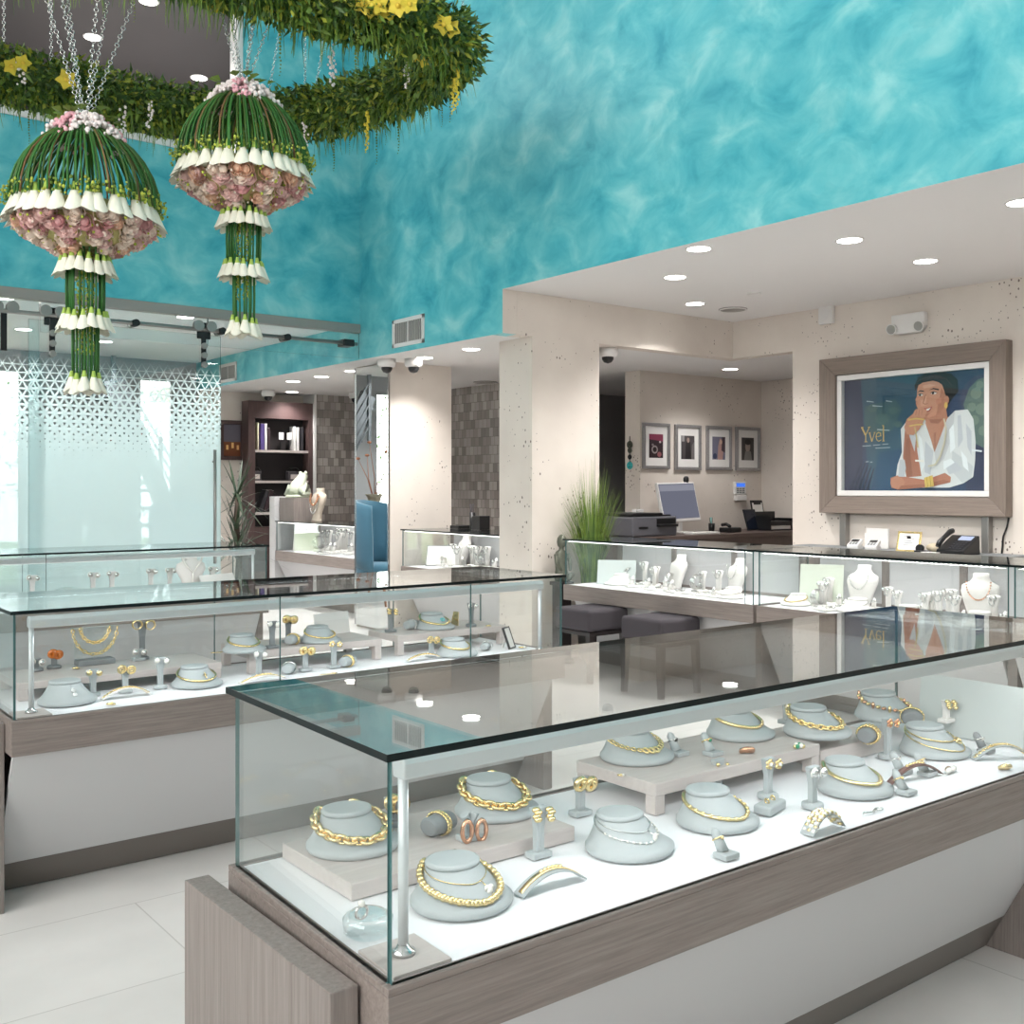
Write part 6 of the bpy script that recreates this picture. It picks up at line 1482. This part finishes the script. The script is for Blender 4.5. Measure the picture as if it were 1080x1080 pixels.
# ================================================================ hanging flower pieces
def leafmat(name, c, v=.35, vs=6.0, rough=.5): G[name] = pbr(name, rgb(*c), rough, var=v, vscale=vs)
leafmat('leaf_mid', (108, 136, 52)); leafmat('leaf_dark', (66, 96, 40)); leafmat('leaf_lime', (162, 170, 64)); leafmat('stem_green', (52, 110, 44), .4, 3.0); leafmat('stem_brown', (128, 96, 62), .3, 3.0)
G['petal_white'] = pbr('calla_white', rgb(244, 242, 226), .5); G['petal_green'] = pbr('calla_base', rgb(170, 198, 90), .5); G['spadix'] = pbr('spadix_yellow', rgb(232, 198, 70), .6)
for k, c in {'rose_a': (234, 198, 192), 'rose_b': (246, 226, 212), 'rose_c': (216, 164, 164), 'rose_d': (234, 192, 166), 'hyd': (240, 228, 226), 'hyd_p': (228, 172, 182), 'orchid': (222, 200, 66), 'amaranth': (104, 122, 42), 'berry': (190, 200, 80)}.items(): G[k] = pbr(k, rgb(*c), .6, var=.12, vscale=30)
G['foam'] = pbr('moss_filler', rgb(176, 168, 110), .9, var=.3, vscale=40)
def chain_mesh(L):
    m = MB(); n = int(L/.024)
    for i in range(n): m.torus((0, 0, i*.024), .0105, .0022, (1, 0, 0) if i % 2 else (0, 1, 0), 8, 4, 0, (1, 1), (0, 0, 1))
    return m
def calla_mesh():
    m = MB(); n = 14; rs = []
    for u in (0, .15, .35, .55, .75, .9, 1.0):
        r = .009+.031*u**1.35
        rs.append([(r*math.cos(2*PI*k/n)*(1+.25*u*u*(math.cos(2*PI*k/n))), r*math.sin(2*PI*k/n), -.105*u-.03*u*u*max(0, math.cos(2*PI*k/n))**2) for k in range(n)])
    m.rings(rs[:3], True, False, 1); m.rings(rs[2:], False, False, 0)
    m.tube([(0, 0, -.03), (.004, 0, -.085)], [.004, .0055], 6, 2); return m
def rose_mesh():
    m = MB(); m.sphere((0, 0, 0), .020, 8, 5); rr = random.Random(1)
    for r, z, n, h in ((.012, .016, 4, .016), (.021, .010, 5, .018), (.029, .0, 6, .016)):
        for i in range(n):
            a = 2*PI*i/n+r*90; vs = []
            for u in (-1, 0, 1):
                for v in (0, .5, 1):
                    aa = a+u*.62; q = r*(1+.25*v*v)*(1-.06*u*u); vs.append((q*math.cos(aa), q*math.sin(aa), z-.012+h*1.3*v*(1-.18*u*u)))
            m.add(vs, [(0, 1, 4, 3), (1, 2, 5, 4), (3, 4, 7, 6), (4, 5, 8, 7)], 0, True)
    return m
def inst(key, name, fn, mats, parent, loc, rot=None, sc=1.0):
    if key in MESHES:
        o = bpy.data.objects.new(name, MESHES[key]); C.objects.link(o)
    else:
        o = fn().build(name, mats); MESHES[key] = o.data
    o.parent = parent; o.location = loc; o.scale = (sc,)*3
    if rot is not None: o.rotation_mode = 'QUATERNION'; o.rotation_quaternion = rot
    return o
def jelly(label, loc, seed):
    rr = random.Random(seed); t = thing('flower_chandelier', label, 'flower decoration', loc, 0)
    # dome of arching stems
    m = MB()
    for i in range(120):
        a = 2*PI*i/120+rr.uniform(-.05, .05); R = .345+rr.uniform(-.012, .012); p = []
        for k in range(8):
            u = k/7; r = .05+(R-.05)*math.sin(u*PI/2)**1.1; z = -.05-.37*(1-math.cos(u*PI/2))**.92-.02*u
            p.append((r*math.cos(a+.1*u), r*math.sin(a+.1*u), z))
        m.tube(p, [.0042]*3+[.005]*5, 5, 2 if i % 3 == 0 else (1 if i % 8 == 1 else 0))
    m.build('stem_dome', ['stem_green', 'stem_brown', 'leaf_dark'], t)
    m = MB()
    for i in range(480):
        a = rr.uniform(0, 2*PI); r = .02+.185*rr.random()**.7; r *= 1-.18*max(0, math.sin(5*a+seed)); z = .0-.135*(r/.205)**2+rr.uniform(-.008, .028); c = (r*math.cos(a), r*math.sin(a), z)
        m.sphere(c, rr.uniform(.008, .014), 6, 4, 1 if math.sin(3*a+seed)+rr.uniform(-.4, .4) > .55 else 0)
    for i in range(26):
        a = rr.uniform(0, 2*PI); r = rr.uniform(.06, .16); m.add([(r*math.cos(a), r*math.sin(a), .0), ((r+.02)*math.cos(a+.2), (r+.02)*math.sin(a+.2), .02), ((r+.05)*math.cos(a), (r+.05)*math.sin(a), .012), ((r+.02)*math.cos(a-.2), (r+.02)*math.sin(a-.2), .01)], [(0, 1, 2, 3)], 2)
    tag(m.build('crown_blossom', ['hyd', 'hyd_p', 'leaf_mid'], t), kind='stuff')
    m = MB()
    for i in range(420):
        a = rr.uniform(0, 2*PI); r = .355+rr.uniform(-.03, .03); m.sphere((r*math.cos(a), r*math.sin(a), -.425+rr.uniform(-.03, .045)), rr.uniform(.0045, .009), 5, 4, i % 3)
    tag(m.build('berry_ring', ['leaf_lime', 'leaf_mid', 'berry'], t), kind='stuff')
    MB().lathe([(.24, -.44), (.28, -.48), (.285, -.54), (.22, -.605), (.12, -.645), (.05, -.65), (.05, -.45)], 28).build('foam_bowl', 'foam', t)
    def q_to(d, roll=0):
        return Vector((0, 0, -1)).rotation_difference(Vector(d).normalized()) @ Matrix.Rotation(roll, 3, 'Z').to_quaternion()
    cm = ['petal_white', 'petal_green', 'spadix']
    for n, r, z, out_ in ((34, .316, -.395, .10), (18, .112, -.675, .05), (16, .098, -.945, .05), (10, .064, -1.25, .03)):
        for i in range(n):
            a = 2*PI*i/n+rr.uniform(-.05, .05); d = (out_*math.cos(a), out_*math.sin(a), -1)
            qq = q_to(d); inst(('calla',), 'calla_lily', calla_mesh, cm, t, (r*math.cos(a), r*math.sin(a), z+rr.uniform(-.008, .008)), qq @ Matrix.Rotation(a+rr.uniform(-.4, .4), 3, 'Z').to_quaternion(), 1.12 if n == 34 else .80)
    k = 0
    for u0, n in ((0.0, 29), (.22, 27), (.46, 21), (.72, 14), (.96, 8)):
        for i in range(n):
            u = u0+rr.uniform(-.06, .06); a = 2*PI*(i+.5*(k % 2))/n+rr.uniform(-.06, .06); k += 1
            r = .308-.20*max(0, u)**1.3; z = -.535-.125*u; d = Vector((math.cos(a)*(1-.6*u), math.sin(a)*(1-.6*u), -.25-.9*u))
            c = rr.choice(['rose_a', 'rose_b', 'rose_c', 'rose_a', 'rose_d', 'rose_b']); inst(('rose', c), 'rose', rose_mesh, c, t, (r*math.cos(a), r*math.sin(a), z), Vector((0, 0, 1)).rotation_difference(d.normalized()), rr.uniform(1.05, 1.45))
    m = MB()
    for i in range(260):
        u = rr.random(); a = rr.uniform(0, 2*PI); r = .335-.21*u**1.3+rr.uniform(0, .025); m.sphere((r*math.cos(a), r*math.sin(a), -.525-.13*u+rr.uniform(-.02, .02)), rr.uniform(.005, .009), 5, 4, i % 2)
    tag(m.build('filler_blossom', ['berry', 'rose_b'], t), kind='stuff')
    m = MB()
    for r0, z0, z1, n in ((.10, -.62, -.70, 30), (.088, -.70, -.98, 26), (.06, -.98, -1.28, 16)):
        for i in range(n):
            a = 2*PI*i/n+rr.uniform(-.1, .1); r = r0*rr.uniform(.85, 1.05); m.tube([(r*math.cos(a), r*math.sin(a), z0), (r*1.02*math.cos(a), r*1.02*math.sin(a), (z0+z1)/2), (r*.98*math.cos(a), r*.98*math.sin(a), z1)], .0048, 5)
    m.build('tail_stem', 'stem_green', t)
    m = MB()
    for i in range(7):
        a = 2*PI*i/7; r = .035
        for k in range(34): m.sphere((r*math.cos(a)+rr.uniform(-.012, .012), r*math.sin(a)+rr.uniform(-.012, .012), -.66-k*.015), rr.uniform(.004, .008), 5, 4, k % 2)
    tag(m.build('hanging_berries', ['berry', 'leaf_lime'], t), kind='stuff')
    for dx, dy in ((-.30, .02), (-.22, -.12), (-.07, .2), (.03, -.22), (.19, .12), (.33, -.05)):
        inst(('chain', 3.2), 'chain', lambda: chain_mesh(3.4), 'silver', t, (dx*.03, dy*.03, -.02), Vector((0, 0, 1)).rotation_difference(Vector((dx, dy, 1)).normalized()))
p1, p2 = on_y(90, 125, 5.4), on_y(257, 90, 5.4)
jelly('hanging jellyfish shaped flower piece, left one, over the middle counter', p1, 3)
jelly('hanging jellyfish shaped flower piece, right one, in front of the turquoise corner', p2, 8)
# garland ring
ZG = 4.1
gp = [at(px, py, ZG) for px, py in ((-150, 40), (-70, 56), (0, 74), (60, 86), (130, 102), (200, 116), (265, 122), (330, 116), (390, 100), (440, 80), (474, 58), (480, 44), (456, 28), (408, 14), (345, -2), (275, -24), (190, -52), (80, -72), (-50, -66), (-160, -20))]
def cr(P, n=14):
    out = []; N = len(P)
    for i in range(N):
        a, b, c, d = P[i-1], P[i], P[(i+1) % N], P[(i+2) % N]
        for k in range(n):
            u = k/n; out.append(.5*((2*b)+(-a+c)*u+(2*a-5*b+4*c-d)*u*u+(-a+3*b-3*c+d)*u**3))
    return out
ring = cr(gp); NR = len(ring)
cum = [0]
for i in range(NR): cum.append(cum[-1]+(ring[(i+1) % NR]-ring[i]).length)
def on_ring(s):
    s = s % cum[-1]
    import bisect
    i = min(bisect.bisect(cum, s)-1, NR-1); u = (s-cum[i])/max(1e-6, cum[i+1]-cum[i]); a, b = ring[i], ring[(i+1) % NR]
    return a.lerp(b, u), (b-a).normalized()
rr = random.Random(21)
g0 = ring[0].copy(); gt = thing('flower_garland', 'oval ring of green foliage with yellow orchids hanging on chains above the counters', 'garland', (0, 0, 0))
MB().tube(ring[::3], .10, 8, closed=True).build('moss_core', 'leaf_dark', gt)
m = MB(); LT = cum[-1]
for i in range(26000):
    s = rr.uniform(0, LT); c, d = on_ring(s); side = d.cross(Vector((0, 0, 1))).normalized(); a = rr.uniform(0, 2*PI); r = .085+.10*rr.random()
    nrm = side*math.cos(a)+Vector((0, 0, 1))*math.sin(a); p = c+nrm*r+Vector((0, 0, -.02))
    v = (nrm*.8+Vector((rr.uniform(-1, 1), rr.uniform(-1, 1), rr.uniform(-1.1, .3)))).normalized()
    w = v.cross(Vector((rr.uniform(-1, 1), rr.uniform(-1, 1), rr.uniform(-1, 1)))).normalized(); q = rr.random(); k = int(q*3)
    L, W = ((.046, .014), (.07, .011), (.036, .016))[k]
    L *= rr.uniform(.7, 1.4); up = v.cross(w)*L*.12
    m.add([p, p+v*L*.45+w*W+up, p+v*L, p+v*L*.45-w*W+up], [(0, 1, 2, 3)], rr.choice((0, 0, 1, 1, 2)), True)
for i in range(1500):                                   # long drooping fronds
    s = rr.uniform(0, LT); c, d = on_ring(s); a = rr.uniform(-2.6, -.5) if i % 3 else rr.uniform(0, 2*PI); side = d.cross(Vector((0, 0, 1))).normalized(); nrm = side*math.cos(a)+Vector((0, 0, 1))*math.sin(a)
    p = c+nrm*.09; L = rr.uniform(.12, .25); w = d*rr.choice((-1, 1))*.008+side*rr.uniform(-.004, .004); vs = []
    for k in range(4):
        u = k/3; q = p+nrm*L*.5*u+d*rr.uniform(-.02, .02)*u+Vector((0, 0, -L*.75*u*u)); vs += [q-w*(1-u*.9), q+w*(1-u*.9)]
    m.add(vs, [(0, 1, 3, 2), (2, 3, 5, 4), (4, 5, 7, 6)], rr.choice((0, 1, 0)), True)
tag(m.build('foliage', ['leaf_mid', 'leaf_dark', 'leaf_lime'], gt), kind='stuff')
def tassel_mesh():
    m = MB(); r_ = random.Random(2)
    for k in range(22): m.sphere((r_.uniform(-.004, .004), r_.uniform(-.004, .004), -.016*k), .0105*(1-k/30), 5, 4)
    return m
for i in range(58):
    c, d = on_ring(LT*(i+rr.uniform(-.3, .3))/58); inst(('tassel',), 'hanging_tassel', tassel_mesh, 'amaranth', gt, c+Vector((rr.uniform(-.1, .1), rr.uniform(-.1, .1), -.06)), None, rr.uniform(.6, 1.25))
def orchid_mesh():
    m = MB()
    for i in range(5):
        a = 2*PI*i/5+.3; vs = []
        for u in (0, .5, 1):
            for v in (-1, 0, 1): vs.append((.045*u*math.cos(a)-v*.02*math.sin(a)*math.sin(PI*min(1, .25+u*.7)), .045*u*math.sin(a)+v*.02*math.cos(a)*math.sin(PI*min(1, .25+u*.7)), .008*u*u-.004*abs(v)))
        m.add(vs, [(0, 1, 4, 3), (1, 2, 5, 4), (3, 4, 7, 6), (4, 5, 8, 7)], 0, True)
    m.sphere((0, 0, .008), .011, 8, 5, 1); return m
for px, py in ((225, 0), (232, 6), (288, 6), (296, 10), (308, 4), (318, 12), (325, 26), (330, 33), (383, 4), (392, 9), (400, 5), (410, 12), (420, 6), (432, 4), (468, 26), (476, 30), (441, 58), (448, 62), (12, 70), (24, 66), (70, 84)):
    dd = FPX*(CAMH-ZG-.05)/(py-HORY) if py < 60 else FPX*(CAMH-ZG)/(py-16-HORY)
    p = at_d(px, py, dd-.24); v = (Vector((0, 0, CAMH))-p).normalized()+Vector((rr.uniform(-.4, .4), rr.uniform(-.4, .4), rr.uniform(-.3, .5)))
    inst(('orchid',), 'orchid', orchid_mesh, ['orchid', 'spadix'], gt, p, Vector((0, 0, 1)).rotation_difference(v.normalized()), rr.uniform(1.1, 1.5))
def yellow_mesh():
    m = MB(); r_ = random.Random(6)
    for k in range(26): m.sphere((r_.uniform(-.014, .014), r_.uniform(-.014, .014), -.012*k), r_.uniform(.011, .017)*(1-k/50), 6, 4)
    return m
for px, py in ((478, 78), (387, 118), (482, 70)):
    inst(('ytassel',), 'yellow_spray', yellow_mesh, 'orchid', gt, at_d(px, py, FPX*(CAMH-ZG)/(py-24-HORY)-.1), None, rr.uniform(.8, 1.1))
m = MB()
for px, py in ((130, 112), (158, 108), (350, 48), (352, 60), (430, 62), (322, 130), (22, 60)):
    p = at_d(px, py, FPX*(CAMH-ZG)/(py-12-HORY)-.2)
    for k in range(16): m.sphere(p+Vector((rr.uniform(-.02, .02), rr.uniform(-.02, .02), -.011*k)), rr.uniform(.006, .011), 5, 4)
m.build('white_blossom', 'hyd', gt)
for px, py, zt_ in ((54, 84, 2.2), (4, 74, 2.2), (488, 45, 2.2), (277, 5, 2.2), (322, 118, 2.2), (150, -14, 2.2)):
    inst(('chain', zt_), 'chain', lambda: chain_mesh(2.26), 'silver', gt, at(px, py, ZG)+Vector((0, 0, .02)))
for px, py in ((280, 118), (330, 110)):
    a = at(px, py, ZG); inst(('chain', zt_), 'chain', lambda: chain_mesh(2.26), 'silver', gt, a, Vector((0, 0, 1)).rotation_difference(Vector((.12, -.15, 1)).normalized()))
